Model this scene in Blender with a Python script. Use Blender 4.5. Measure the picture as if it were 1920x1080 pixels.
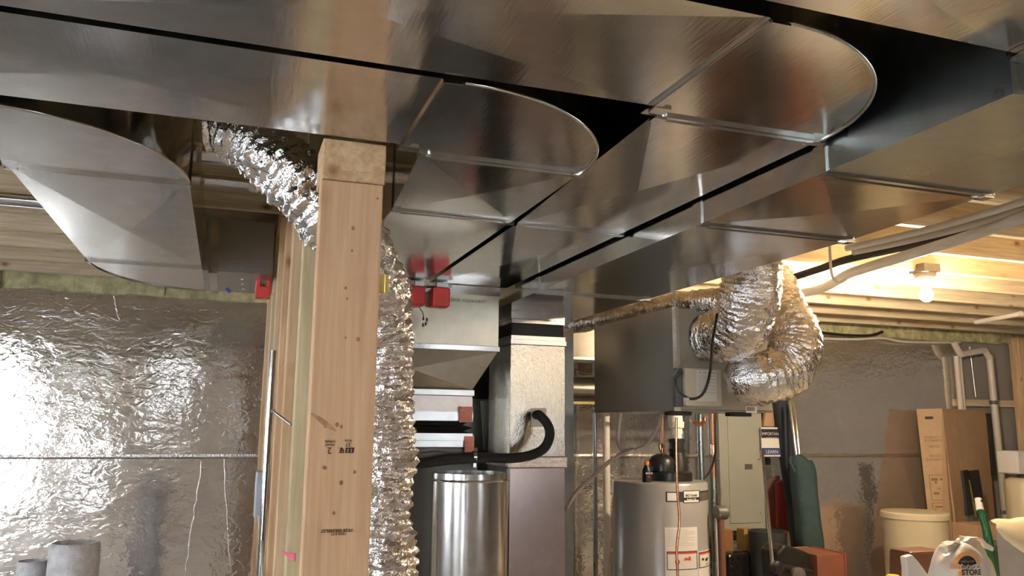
import bpy, bmesh, math, random
from mathutils import Vector, Matrix, noise
random.seed(7)
S = bpy.context.scene
for o in list(bpy.data.objects): bpy.data.objects.remove(o)
COL = S.collection

# ------------------------------------------------------------------ camera
F_PX = 1531.17
YAW, PITCH, ROLL = map(math.radians, (19.068, 9.551, 0.634))
CAM = Vector((0, 0, 1.55))
fw = Vector((math.sin(YAW)*math.cos(PITCH), math.cos(YAW)*math.cos(PITCH), math.sin(PITCH)))
rt0 = Vector((math.cos(YAW), -math.sin(YAW), 0)); up0 = rt0.cross(fw)
rt = rt0*math.cos(ROLL) + up0*math.sin(ROLL); up = -rt0*math.sin(ROLL) + up0*math.cos(ROLL)
cd = bpy.data.cameras.new('camera'); cam = bpy.data.objects.new('camera', cd); COL.objects.link(cam)
M = Matrix(((rt.x, up.x, -fw.x, CAM.x), (rt.y, up.y, -fw.y, CAM.y), (rt.z, up.z, -fw.z, CAM.z), (0, 0, 0, 1)))
cam.matrix_world = M
cd.sensor_width = 36; cd.lens = F_PX/1920*36; cd.clip_start = 0.05; cd.clip_end = 100
S.camera = cam
def ray(px, py): return fw*F_PX + rt*(px-960) - up*(py-540)
def atY(px, py, y): d = ray(px, py); return CAM + d*(y/d.y)
def atZ(px, py, z): d = ray(px, py); return CAM + d*((z-CAM.z)/d.z)
def atX(px, py, x): d = ray(px, py); return CAM + d*(x/d.x)

# ------------------------------------------------------------------ view, world, daylight
S.view_settings.view_transform = 'Standard'; S.view_settings.look = 'None'
S.view_settings.gamma = 1; S.view_settings.use_curve_mapping = False
S.view_settings.exposure = 0.75
W = bpy.data.worlds.new('sky'); S.world = W; W.use_nodes = True
wn = W.node_tree; bg = wn.nodes['Background']
bg.inputs[0].default_value = (0.88, 0.93, 1.0, 1); bg.inputs[1].default_value = 22.0
YB, YF, XL, XR, ZJ, ZC = 5.15, -4.0, -4.6, 7.4, 2.32, 2.54      # room: back, front, left, right, joist bottom, subfloor
# windows: (axis, fixed, a0, a1, z0, z1)
WINS = [('y', YF, -3.9, -2.8, 0.12, 2.15), ('y', YF, -2.15, -1.93, 0.3, 1.9), ('y', YF, -1.0, -0.8, 1.6, 2.35), ('x', XL, -2.2, -0.6, 0.9, 2.0), ('x', XL, 1.0, 2.6, 0.9, 2.0), ('y', YF, 2.4, 3.2, 1.2, 2.0)]
for k, (ax, fx, a0, a1, z0, z1) in enumerate(WINS):
    ld = bpy.data.lights.new('sky_portal', 'AREA'); ld.shape = 'RECTANGLE'; ld.size = a1-a0; ld.size_y = z1-z0; ld.cycles.is_portal = True
    lo = bpy.data.objects.new('sky_portal', ld); COL.objects.link(lo)
    if ax == 'y': lo.location = ((a0+a1)/2, fx-0.02, (z0+z1)/2); lo.rotation_euler = (math.pi/2, 0, 0)
    else: lo.location = (fx-0.02, (a0+a1)/2, (z0+z1)/2); lo.rotation_euler = (math.pi/2, 0, -math.pi/2)

# ------------------------------------------------------------------ materials
def nm(name):
    m = bpy.data.materials.new(name); m.use_nodes = True
    nt = m.node_tree; return m, nt, nt.nodes['Principled BSDF']
def N(nt, t, **k):
    n = nt.nodes.new(t)
    for a, v in k.items(): setattr(n, a, v)
    return n
def tex(nt, scale=(1, 1, 1), rot=(0, 0, 0)):
    tc = N(nt, 'ShaderNodeTexCoord'); mp = N(nt, 'ShaderNodeMapping')
    mp.inputs['Scale'].default_value = scale; mp.inputs['Rotation'].default_value = rot
    g = N(nt, 'ShaderNodeNewGeometry'); nt.links.new(g.outputs['Position'], mp.inputs['Vector'])
    nt.nodes.remove(tc); return mp.outputs[0]
def noi(nt, vec, scale, detail=3, rough=.5, dist=0.0):
    n = N(nt, 'ShaderNodeTexNoise'); n.inputs['Scale'].default_value = scale; n.inputs['Detail'].default_value = detail
    n.inputs['Roughness'].default_value = rough; n.inputs['Distortion'].default_value = dist
    nt.links.new(vec, n.inputs['Vector']); return n.outputs[0]
def ramp(nt, src, stops):
    r = N(nt, 'ShaderNodeValToRGB'); e = r.color_ramp.elements
    while len(e) < len(stops): e.new(.5)
    for i, (p, c) in enumerate(stops): e[i].position = p; e[i].color = (*c, 1) if len(c) == 3 else c
    nt.links.new(src, r.inputs[0]); return r.outputs[0]
def bump(nt, b, h, strength, dist, prev=None):
    n = N(nt, 'ShaderNodeBump'); n.inputs['Strength'].default_value = strength; n.inputs['Distance'].default_value = dist
    nt.links.new(h, n.inputs['Height'])
    if prev: nt.links.new(prev, n.inputs['Normal'])
    nt.links.new(n.outputs[0], b.inputs['Normal']); return n.outputs[0]
def plain(name, col, rough=.5, metal=0, var=.12, scale=8, spec=None, trans=0, emit=None, bmp=0):
    m, nt, b = nm(name)
    v = tex(nt); f = noi(nt, v, scale, 4)
    lo = tuple(c*(1-var) for c in col); hi = tuple(min(1, c*(1+var)) for c in col)
    nt.links.new(ramp(nt, f, [(.3, lo), (.7, hi)]), b.inputs['Base Color'])
    b.inputs['Roughness'].default_value = rough; b.inputs['Metallic'].default_value = metal
    if spec is not None: b.inputs['Specular IOR Level'].default_value = spec
    if trans: b.inputs['Transmission Weight'].default_value = trans
    if emit: b.inputs['Emission Color'].default_value = (*emit[0], 1); b.inputs['Emission Strength'].default_value = emit[1]
    if bmp: bump(nt, b, noi(nt, v, scale*6, 3), .5, bmp)
    return m
def galv(name, col=(.60, .59, .57), rough=.15, wave=.0035, spang=.025):
    m, nt, b = nm(name); v = tex(nt)
    f = noi(nt, v, 26, 4); nt.links.new(ramp(nt, f, [(.3, tuple(c*.93 for c in col)), (.7, tuple(min(1, c*1.05) for c in col))]), b.inputs['Base Color'])
    mr = N(nt, 'ShaderNodeMapRange'); mr.inputs[3].default_value = rough-spang; mr.inputs[4].default_value = rough+spang
    nt.links.new(noi(nt, v, 5, 3), mr.inputs[0]); nt.links.new(mr.outputs[0], b.inputs['Roughness'])
    b.inputs['Metallic'].default_value = 1
    v2 = tex(nt, (1, .6, 1)); p = bump(nt, b, noi(nt, v2, 3.0, 1, .4), .35, wave*2.2)
    bump(nt, b, noi(nt, tex(nt, (40, 4, 40)), 4, 2), .06, .002, p)
    return m
GALV = galv('galvanised_sheet')
GALV_D = galv('galvanised_dull', (.50, .50, .49), .30)
GALV_B = galv('bright_round_pipe', (.66, .66, .66), .10, .001)
GALV_C = galv('blue_grey_galvanised', (.42, .47, .48), .28)
PAINT_M = plain('taupe_painted_steel', (.36, .335, .275), .27, .55, .06, 5)
def foil(name, crinkle=.004, fine=.002, col=(.80, .77, .74), rough=.13, scale=16, streak=(1, 1, 1.6)):
    m, nt, b = nm(name); v = tex(nt, streak)
    b.inputs['Metallic'].default_value = 1; b.inputs['Roughness'].default_value = rough
    nt.links.new(ramp(nt, noi(nt, v, 9, 3), [(.3, tuple(c*.92 for c in col)), (.7, col)]), b.inputs['Base Color'])
    p = bump(nt, b, noi(nt, v, scale, 2, .5, .8), .8, crinkle)
    bump(nt, b, noi(nt, v, scale*4, 2), .6, fine, p)
    return m
FOILWALL = foil('foil_faced_insulation', .0019, .0003, (.86, .83, .79), .075, 17, (1, 1, 1.65)); FOILWALL.node_tree.nodes['Principled BSDF'].inputs['Metallic'].default_value = .86
FOILFLEX = foil('crinkled_foil_jacket', .0075, .003, (.84, .82, .80), .15, 55, (1, 1, 1))
FOILBRD = foil('foil_faced_duct_wrap', .0012, .0016, (.50, .465, .40), .22, 60, (1, 1, .6))
FOILTAPE = foil('foil_tape', .006, .004, (.90, .84, .80), .15, 50, (1, 1, 1))
def wood(name, axis, a=(.55, .36, .19), c=(.70, .50, .29), knots=True, rough=.6):
    m, nt, b = nm(name); s = [14, 14, 14]; s[axis] = 1.1
    v = tex(nt, tuple(s)); f = noi(nt, v, 2.2, 5, .6, .8)
    colr = ramp(nt, f, [(.25, tuple(x*.84 for x in a)), (.45, a), (.65, c), (.85, tuple(min(1, x*1.06) for x in c))])
    s2 = [60, 60, 60]; s2[axis] = 1.5
    g = ramp(nt, noi(nt, tex(nt, tuple(s2)), 2, 2), [(.35, (.86, .82, .78)), (.6, (1, 1, 1))])
    mx = N(nt, 'ShaderNodeMixRGB', blend_type='MULTIPLY'); mx.inputs[0].default_value = .7
    nt.links.new(colr, mx.inputs[1]); nt.links.new(g, mx.inputs[2]); out = mx.outputs[0]
    if knots:
        s3 = [9, 9, 9]; s3[axis] = 5.5
        vo = N(nt, 'ShaderNodeTexVoronoi'); vo.inputs['Scale'].default_value = 1; nt.links.new(tex(nt, tuple(s3)), vo.inputs['Vector'])
        k = ramp(nt, vo.outputs['Distance'], [(.0, (.16, .07, .03)), (.05, (.40, .22, .12)), (.12, (.85, .78, .70)), (.2, (1, 1, 1))])
        m2 = N(nt, 'ShaderNodeMixRGB', blend_type='MULTIPLY'); m2.inputs[0].default_value = .85
        nt.links.new(out, m2.inputs[1]); nt.links.new(k, m2.inputs[2]); out = m2.outputs[0]
    nt.links.new(out, b.inputs['Base Color']); b.inputs['Roughness'].default_value = rough
    bump(nt, b, f, .2, .002)
    return m
WOOD_X = wood('joist_lumber', 0, (.60, .48, .31), (.74, .63, .43))
WOOD_Y = wood('plate_lumber', 1)
WOOD_Z = wood('stud_lumber', 2, (.60, .41, .22), (.76, .57, .35))
WOOD_Z2 = wood('pale_stud_lumber', 2, (.56, .46, .27), (.68, .58, .36))
WOOD_Z3 = wood('orange_stud_lumber', 2, (.58, .36, .19), (.70, .46, .27))
WOOD_P = wood('post_lumber', 2, (.64, .405, .225), (.70, .465, .275))
OSB = wood('subfloor_board', 0, (.56, .45, .28), (.74, .62, .41), False)
def concrete(name, a, c):
    m, nt, b = nm(name); v = tex(nt)
    nt.links.new(ramp(nt, noi(nt, v, 1.6, 8, .65), [(.3, a), (.7, c)]), b.inputs['Base Color']); b.inputs['Roughness'].default_value = .75
    bump(nt, b, noi(nt, v, 30, 5), .3, .003); return m
CONC = concrete('concrete_floor', (.50, .48, .45), (.66, .63, .59))
BLOCK = concrete('grey_block_wall', (.22, .20, .185), (.31, .285, .26))
DRYW = concrete('drywall', (.50, .47, .43), (.58, .55, .50))
FOAM = plain('spray_foam', (.50, .47, .26), .9, 0, .35, 18, bmp=.02)
BLACK = plain('black_plastic', (.016, .015, .014), .35)
RUBBER = plain('black_canvas', (.022, .02, .02), .55, 0, .2, 30, bmp=.003)
FOAMINS = plain('black_foam_pipe_sleeve', (.02, .018, .018), .8, 0, .3, 60, bmp=.002)
RED = plain('red_plastic', (.70, .06, .05), .4)
WHITE = plain('white_paint', (.75, .73, .68), .4, var=.03)
PVC = plain('white_pvc', (.80, .75, .68), .35, var=.04)
PVCD = plain('aged_pvc', (.62, .56, .48), .4, var=.06)
IVORY = plain('ivory_plastic', (.64, .55, .37), .45, var=.05)
CARD = plain('cardboard', (.42, .27, .155), .85, var=.06, scale=12)
CARDL = plain('light_cardboard', (.52, .355, .21), .85, var=.06, scale=12)
CARDI = plain('cardboard_print', (.25, .14, .08), .85, var=.1)
PAPER = plain('cream_paper', (.80, .66, .42), .8, var=.04, scale=5)
LABEL = plain('paper_label', (.74, .71, .66), .6, var=.03)
INK = plain('black_ink', (.03, .026, .024), .6)
STAMP = plain('grade_stamp_ink', (.10, .06, .035), .8)
REDINK = plain('red_ink', (.55, .06, .05), .6)
HEATER = plain('heater_grey_enamel', (.33, .325, .32), .28, .15, .04, 4)
PANELM = plain('panel_grey_enamel', (.33, .325, .275), .42, 0, .04, 4)
CREAM = plain('cream_steel', (.55, .50, .37), .45, 0, .04, 5)
COPPER = plain('copper', (.80, .38, .22), .25, 1, .15, 20)
BRASS = plain('zinc_yellow_chromate', (.72, .62, .22), .3, 1, .1, 20)
STEEL = plain('steel', (.5, .5, .5), .3, 1)
CHROME = plain('chrome', (.75, .75, .75), .1, 1)
TEAL = plain('teal_fabric', (.026, .052, .055), .8, 0, .2, 10, bmp=.01)
NAVY = plain('dark_navy_fabric', (.018, .024, .035), .75, 0, .2, 10)
BLUE = plain('blue_print', (.05, .07, .22), .5)
FUR = plain('white_fuzzy_cloth', (.80, .80, .84), .95, 0, .15, 40, bmp=.01)
ORANGE = plain('orange_plastic', (.85, .20, .04), .4)
ORPRINT = plain('orange_print', (.85, .36, .10), .5)
YELLOW = plain('yellow_plastic', (.85, .60, .04), .4)
GREEN = plain('green_handle', (.015, .12, .04), .35)
PINK = plain('pink_tape', (.75, .10, .20), .6)
REDCL = plain('red_cloth', (.30, .035, .03), .8)
BRN = plain('brown_box_paint', (.21, .075, .042), .5)
DKBRN = plain('dark_brown_leatherette', (.13, .055, .03), .45)
BAG = plain('white_film_bag', (.74, .70, .62), .28, 0, .05, 10, bmp=.006)
GREY = plain('dark_grey_plastic', (.10, .09, .085), .45)
TUBE = plain('clear_vinyl_tube', (.42, .36, .34), .2, 0, .1)
BULB = plain('lit_bulb', (1, .9, .7), .3, emit=((1.0, .80, .56), 1800))
BULB2 = plain('dim_lit_bulb', (1, .9, .7), .3, emit=((1.0, .80, .56), 330))
SOCKET = plain('porcelain_socket', (.30, .26, .22), .35)
DARKDUCT = galv('darkened_sheet_metal', (.28, .27, .25), .25)  # darkened base colour; on the return plenum it stands in for shade
GLASS = plain('window_glass', (.95, .97, 1), .0, trans=1)
FURN = plain('furnace_grey_paint', (.10, .095, .085), .4, .3, .05, 3)

# ------------------------------------------------------------------ mesh helpers
class MB:
    def __init__(s): s.v = []; s.f = []
    def add(s, vs, fs):
        n = len(s.v); s.v += [Vector(v) for v in vs]; s.f += [tuple(i+n for i in f) for f in fs]; return s
    def box(s, a, b, R=None, piv=None):
        x0, y0, z0 = a; x1, y1, z1 = b
        vs = [Vector(p) for p in ((x0, y0, z0), (x1, y0, z0), (x1, y1, z0), (x0, y1, z0), (x0, y0, z1), (x1, y0, z1), (x1, y1, z1), (x0, y1, z1))]
        if R is not None:
            piv = Vector(piv); vs = [piv + R @ (v-piv) for v in vs]
        return s.add(vs, [(0, 3, 2, 1), (4, 5, 6, 7), (0, 1, 5, 4), (1, 2, 6, 5), (2, 3, 7, 6), (3, 0, 4, 7)])
    def hexa(s, bot, top):
        return s.add(list(bot)+list(top), [(3, 2, 1, 0), (4, 5, 6, 7), (0, 1, 5, 4), (1, 2, 6, 5), (2, 3, 7, 6), (3, 0, 4, 7)])
    def prism(s, poly, z0, z1, dip=None):
        n = len(poly); vs = [(x, y, z0) for x, y in poly]+[(x, y, z1) for x, y in poly]
        fs = [(i, (i+1) % n, (i+1) % n+n, i+n) for i in range(n)]
        fs.append(tuple(range(n, 2*n)))
        if dip is None: fs.append(tuple(range(n-1, -1, -1)))
        else:
            cx = sum(p[0] for p in poly)/n; cy = sum(p[1] for p in poly)/n; vs.append((cx, cy, z0+dip)); k = 2*n
            fs += [((i+1) % n, i, k) for i in range(n)]
        return s.add(vs, fs)
    def tube(s, path, r, seg=12, caps=True, rf=None):
        path = [Vector(p) for p in path]; n = len(path); T = []
        for i in range(n):
            a = path[max(0, i-1)]; b = path[min(n-1, i+1)]; T.append((b-a).normalized())
        u = T[0].orthogonal().normalized(); vs = []
        for i in range(n):
            u = (u - T[i]*u.dot(T[i])).normalized(); w = T[i].cross(u)
            for k in range(seg):
                a = 2*math.pi*k/seg; d = u*math.cos(a)+w*math.sin(a)
                R = r(i/(n-1)) if callable(r) else r
                if rf: R += rf(i, a, path[i]+d*R)
                vs.append(path[i]+d*R)
        fs = [(i*seg+k, i*seg+(k+1) % seg, (i+1)*seg+(k+1) % seg, (i+1)*seg+k) for i in range(n-1) for k in range(seg)]
        if caps: fs += [tuple(range(seg-1, -1, -1)), tuple(range((n-1)*seg, n*seg))]
        return s.add(vs, fs)
    def lathe(s, c, prof, seg=32, axis='z', caps=True):
        c = Vector(c); vs = []
        for r, h in prof:
            for k in range(seg):
                a = 2*math.pi*k/seg; x, y = r*math.cos(a), r*math.sin(a)
                vs.append(c + (Vector((x, y, h)) if axis == 'z' else Vector((x, -h, y)) if axis == 'y' else Vector((h, x, y))))
        n = len(prof)
        fs = [(i*seg+k, i*seg+(k+1) % seg, (i+1)*seg+(k+1) % seg, (i+1)*seg+k) for i in range(n-1) for k in range(seg)]
        if caps: fs += [tuple(range(seg-1, -1, -1)), tuple(range((n-1)*seg, n*seg))]
        return s.add(vs, fs)
    def build(s, name, mat, parent=None, bev=0, smooth=None, label=None):
        root = parent; off = Vector((0, 0, 0)); p = parent
        while p is not None: off += p.location; p = p.parent
        me = bpy.data.meshes.new(name); me.from_pydata([v-off for v in s.v], [], s.f); me.materials.append(mat)
        bm = bmesh.new(); bm.from_mesh(me); bmesh.ops.recalc_face_normals(bm, faces=bm.faces); bm.to_mesh(me); bm.free()
        if smooth:
            for q in me.polygons: q.use_smooth = True
            me.set_sharp_from_angle(angle=math.radians(smooth))
        o = bpy.data.objects.new(name, me); COL.objects.link(o); o.parent = parent
        if bev:
            md = o.modifiers.new('edge', 'BEVEL'); md.width = bev; md.segments = 2; md.limit_method = 'ANGLE'; md.angle_limit = math.radians(40)
        if label: o['label'] = label
        return o
def tag(o, label, cat, group=None, kind=None):
    o['label'] = label; o['category'] = cat
    if group: o['group'] = group
    if kind: o['kind'] = kind
    return o
def thing(name, loc, label, cat, group=None):
    o = bpy.data.objects.new(name, None); o.empty_display_size = .05; COL.objects.link(o); o.location = loc
    return tag(o, label, cat, group)
def struct_e(name):
    o = bpy.data.objects.new(name, None); COL.objects.link(o); o['kind'] = 'structure'; return o
def spline(pts, n=12):
    P = [Vector(p) for p in pts]; P = [P[0]*2-P[1]]+P+[P[-1]*2-P[-2]]; out = []
    for i in range(1, len(P)-2):
        for k in range(n):
            t = k/n; a, b, c, d = P[i-1:i+3]
            out.append(.5*((2*b)+(c-a)*t+(2*a-5*b+4*c-d)*t*t+(-a+3*b-3*c+d)*t**3))
    out.append(P[-2]); return out
def resample(path, step):
    out = [path[0].copy()]; acc = 0
    for a, b in zip(path, path[1:]):
        L = (b-a).length
        while acc+L >= step:
            t = (step-acc)/L; a = a+(b-a)*t; out.append(a.copy()); L = (b-a).length; acc = 0
        acc += L
    return out
def text(s, size, org, ux, uy, name, mat, parent=None, align='CENTER', off=.0012, bold=0):
    cu = bpy.data.curves.new(name, 'FONT'); cu.body = s; cu.size = size; cu.align_x = align; cu.offset = bold; cu.extrude = .0002
    o = bpy.data.objects.new(name, cu); COL.objects.link(o)
    dg = bpy.context.evaluated_depsgraph_get(); me = bpy.data.meshes.new_from_object(o.evaluated_get(dg))
    bpy.data.objects.remove(o); ux = Vector(ux).normalized(); uy = Vector(uy).normalized(); n = ux.cross(uy); org = Vector(org)
    offp = Vector((0, 0, 0)); p = parent
    while p is not None: offp += p.location; p = p.parent
    for v in me.vertices: v.co = org + ux*v.co.x + uy*v.co.y + n*(off+v.co.z) - offp
    me.materials.clear(); me.materials.append(mat)
    r = bpy.data.objects.new(name, me); COL.objects.link(r); r.parent = parent; return r

# ------------------------------------------------------------------ room shell
def wall_with_holes(name, ax, fx, th, a0, a1, z0, z1, holes, mat):
    mb = MB(); xs = sorted(holes, key=lambda h: h[0]); cur = a0
    def bx(p0, p1, q0, q1):
        if p1-p0 < 1e-4 or q1-q0 < 1e-4: return
        lo, hi = min(fx, fx+th), max(fx, fx+th)
        mb.box((p0, lo, q0), (p1, hi, q1)) if ax == 'y' else mb.box((lo, p0, q0), (hi, p1, q1))
    for h0, h1, hz0, hz1 in xs:
        bx(cur, h0, z0, z1); bx(h0, h1, z0, hz0); bx(h0, h1, hz1, z1); cur = h1
    bx(cur, a1, z0, z1)
    o = mb.build(name, mat); o['kind'] = 'structure'; return o
fl = MB().box((XL-.2, YF-.2, -.1), (XR+.2, YB+.2, 0)).build('floor', CONC); fl['kind'] = 'structure'
wall_with_holes('wall_front', 'y', YF, -.15, XL-.15, XR+.15, 0, ZC, [(w[2], w[3], w[4], w[5]) for w in WINS if w[0] == 'y'], DRYW)
wall_with_holes('wall_left', 'x', XL, -.15, YF, YB, 0, ZC, [(w[2], w[3], w[4], w[5]) for w in WINS if w[0] == 'x'], DRYW)
wb = wall_with_holes('wall_back', 'y', YB, .2, XL-.15, XR+.15, 0, ZC, [], BLOCK)
wr = wall_with_holes('wall_right', 'x', XR, .2, YF, YB, 0, ZC, [], BLOCK)
for k, (ax, fx, a0, a1, z0, z1) in enumerate(WINS):
    e = struct_e('window_%d' % (k+1)); m = MB(); g = MB(); t = .05
    def bx(mb, p0, p1, q0, q1, d0, d1):
        mb.box((p0, fx+d0, q0), (p1, fx+d1, q1)) if ax == 'y' else mb.box((fx+d0, p0, q0), (fx+d1, p1, q1))
    for r in ((a0, a1, z0, z0+t), (a0, a1, z1-t, z1), (a0, a0+t, z0+t, z1-t), (a1-t, a1, z0+t, z1-t), ((a0+a1)/2-.025, (a0+a1)/2+.025, z0+t, z1-t)): bx(m, *r, -.10, -.03)
    m.build('window_frame', WHITE, e); bx(g, a0+t, a1-t, z0+t, z1-t, -.07, -.062); g.build('window_glass', GLASS, e)
# foil faced insulation on the back wall, in long horizontal rolls with lapped seams
FX1 = 5.65; ZT = 2.285
def sheet(mb, x0, x1, z0, z1, y, nx, nz, amp):
    n = len(mb.v); vs = []
    for j in range(nz+1):
        for i in range(nx+1):
            x = x0+(x1-x0)*i/nx; z = z0+(z1-z0)*j/nz
            d = noise.noise(Vector((x*1.3, z*1.1, 3)))*amp*1.6+noise.noise(Vector((x*5, z*7, 9)))*amp*.5+noise.noise(Vector((x*9, z*26, 1)))*amp*.16
            vs.append((x, y-abs(amp)*.9+d*.5, z))
    mb.add(vs, [(j*(nx+1)+i, j*(nx+1)+i+1, (j+1)*(nx+1)+i+1, (j+1)*(nx+1)+i) for j in range(nz) for i in range(nx)])
zs = atY(200, 850, YB).z
for (z0, z1, dy) in ((.02, zs, -.012), (zs-.03, ZT, -.024)):
    mb = MB(); sheet(mb, XL+.01, FX1, z0, z1, YB+dy, 500, 80, .005)
    o = mb.build('foil_insulation', FOILWALL, wb, smooth=60); md = o.modifiers.new('t', 'SOLIDIFY'); md.thickness = .004; md.offset = -1
mb = MB(); sheet(mb, XL+.01, FX1, zs-.018, zs-.004, YB-.040, 500, 4, .005); mb.build('seam_tape', FOILTAPE, wb, smooth=60)
tp = MB()
for (px, y0, y1, lean) in ((212, 545, 603, 12), (378, 865, 1070, -30), (420, 860, 1075, 12), (1500, 860, 1075, 3)):
    P = [atY(px+lean*t+random.uniform(-2, 2), y0+(y1-y0)*t, YB-.043) for t in [i/14 for i in range(15)]]
    tp.tube(P, .003, 5)
tp.build('foil_crease', FOILTAPE, wb)
# spray foam line and sill over the foil
mb = MB(); rng = random.Random(3); x = XL
while x < FX1+1.8:
    w = rng.uniform(.05, .16); z = ZT-.015+rng.uniform(-.012, .004); mb.box((x, YB-.05-rng.uniform(0, .03), z), (x+w+.01, YB-.001, ZJ+.07+rng.uniform(0, .04))); x += w
o = mb.build('trim_1', FOAM, bev=.01); o['kind'] = 'structure'
mb = MB(); mb.box((FX1-.1, YB-.045, 1.745), (XR, YB-.001, 1.80)); o = mb.build('trim_2', WOOD_X, bev=.003); o['kind'] = 'structure'
mb = MB(); a = atY(1912, 700, YB-.1); mb.box((a.x-.03, YB-.14, 0), (a.x+.06, YB-.046, ZJ)); o = mb.build('trim_3', WOOD_Z, bev=.003); o['kind'] = 'structure'
mb = MB(); mb.box((FX1+.5, YB-.045, .86), (XR, YB-.001, .91)); o = mb.build('trim_4', WOOD_X, bev=.003); o['kind'] = 'structure'
# ceiling with joists
ce = struct_e('ceiling')
MB().box((XL-.15, YF-.15, ZC), (XR+.15, YB+.2, ZC+.03)).build('subfloor', OSB, ce)
y = YF+.06; JY = []
while y < YB-.1: JY.append(y); y += .35
for y in JY:
    MB().box((XL, y, ZJ), (XR, y+.036, ZC)).build('joist', WOOD_X, ce, bev=.003)
rng = random.Random(5)
for x in (-2.6, .75, 4.9):
    for y in JY[:-1]:
        if rng.random() < .6: MB().box((x, y+.036, ZJ+.02), (x+.036, y+.35, ZC)).build('joist_blocking', WOOD_Y, ce, bev=.003)

# ------------------------------------------------------------------ ducts
def arc(cx, cy, rx, ry, a0, a1, n=28):
    return [(cx+rx*math.cos(math.radians(a0+(a1-a0)*i/n)), cy+ry*math.sin(math.radians(a0+(a1-a0)*i/n))) for i in range(n+1)]
ZP, ZH = 2.10, 2.30
def rect(x0, y0, x1, y1): return [(x0, y0), (x1, y0), (x1, y1), (x0, y1)]
def section(parent, x0, y0, x1, y1, z0=ZP, z1=ZH, dip=-.005, mat=GALV, name='duct_section', flip=False):
    return MB().prism(rect(x0, y0, x1, y1), z0, z1, dip).build(name, mat, parent)
def slip(parent, a, b, w=.026, z=ZP, t=.005, h=None):
    # transverse joint from a to b with drive cleats folded up both sides
    a = Vector((*a, 0)); b = Vector((*b, 0)); d = (b-a).normalized(); n = Vector((-d.y, d.x, 0)); zz = Vector((0, 0, 1))
    mb = MB()
    def bar(c0, c1, z0, z1, hw):
        q = [c0-n*hw, c1-n*hw, c1+n*hw, c0+n*hw]; mb.hexa([p+zz*z0 for p in q], [p+zz*z1 for p in q])
    bar(a, b, z-t, z+.001, w/2); bar(a+n*w*.30, b+n*w*.30, z-t-.0025, z-t+.001, w*.2)
    hh = (h or ZH)
    bar(a-d*.004, a+d*.001, z-.004, hh, w*.55); bar(b-d*.001, b+d*.004, z-.004, hh, w*.55)
    bar(a-d*.004, a+d*.022, z-t-.004, z-t, w*.45); bar(b-d*.022, b+d*.004, z-t-.004, z-t, w*.45)
    return mb.build('slip_joint', GALV, parent)
def rim(parent, pts, z, r=.0032):
    return MB().tube([(x, y, z-.001) for x, y in pts], r, 8).build('seam_rim', GALV, parent, smooth=50)
def screws(parent, pts):
    for p in pts: MB().lathe(p, [(.0001, -.004), (.004, -.003), (.005, 0), (.005, .002)], 8).build('screw', STEEL, parent)
# duct one: nearest long trunk whose elbow turns away over the bulb side, then the branch
# (P) second from the camera
P = thing('sheet_metal_duct', (.68, 1.03, ZP), 'galvanised trunk duct across the photo top whose large elbow turns away at upper right', 'duct', 'galvanised trunk ducts turning away under the joists')
for x0, x1 in ((-3.6, -2.55), (-2.55, -1.48), (-1.48, -.40), (-.40, .664)): section(P, x0+.0006, .862, x1, 1.192)
for x in (-2.55, -1.48, -.40): slip(P, (x, .862), (x, 1.192), .024)
sec = arc(.68, 1.232, .372, .370, -90, 0)
MB().prism([(.664, 1.232)]+[(.664, .862)]+sec, ZP, ZH).build('elbow', GALV, P, smooth=25)
rim(P, sec, ZP); slip(P, (.680, .862), (.680, 1.200), .034); slip(P, (.690, 1.232), (1.052, 1.232), .022)
MB().prism([(.690, 1.234), (1.052, 1.234), (1.048, 2.066), (.727, 2.066)], ZP, ZH, -.006).build('tapered_section', GALV, P)
slip(P, (.727, 2.068), (1.048, 2.068), .026)
section(P, .727, 2.07, 1.048, 3.098)
screws(P, [(.70, 1.21, ZP-.006), (.715, 1.25, ZP), (1.03, 1.25, ZP-.001)])
# (Q)
Q = thing('sheet_metal_duct', (.32, 1.4, ZP), 'galvanised trunk duct directly above the wooden post with a rounded elbow right of the post', 'duct', 'galvanised trunk ducts turning away under the joists')
for x0, x1 in ((-3.6, -2.8), (-2.8, -1.75), (-1.75, -.72), (-.72, .297)): section(Q, x0+.0006, 1.212, x1, 1.545)
for x in (-2.8, -1.75, -.72): slip(Q, (x, 1.212), (x, 1.545), .024)
sec = arc(.335, 1.585, .372, .372, -90, 0)
MB().prism([(.297, 1.585), (.297, 1.213)]+sec, ZP, ZH).build('elbow', GALV, Q, smooth=25)
rim(Q, sec, ZP); slip(Q, (.315, 1.212), (.315, 1.552), .034); slip(Q, (.345, 1.588), (.707, 1.588), .022)
MB().prism([(.345, 1.59), (.707, 1.59), (.707, 2.05), (.376, 2.05)], ZP, ZH, -.006).build('tapered_section', GALV, Q)
slip(Q, (.376, 2.052), (.707, 2.052), .026)
section(Q, .376, 2.054, .707, 3.098)
screws(Q, [(.36, 1.57, ZP-.002), (.385, 1.60, ZP), (.69, 1.60, ZP)])
# (R) nearest trunk, top right corner
Rr = thing('sheet_metal_duct', (.3, .6, ZP), 'galvanised trunk duct cut off by the top right corner of the photo', 'duct', 'galvanised trunk ducts turning away under the joists')
for x0, x1 in ((-3.6, -1.2), (-1.2, -.1), (-.1, 1.06)): section(Rr, x0+.0006, .46, x1, .826)
slip(Rr, (-.1, .46), (-.1, .826)); slip(Rr, (1.075, .46), (1.075, .83), .03)
sec = arc(1.09, .83, .43, .37, -90, 0); MB().prism([(1.06, .83), (1.06, .46)]+sec, ZP, ZH).build('elbow', GALV, Rr, smooth=25); rim(Rr, sec, ZP)
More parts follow.
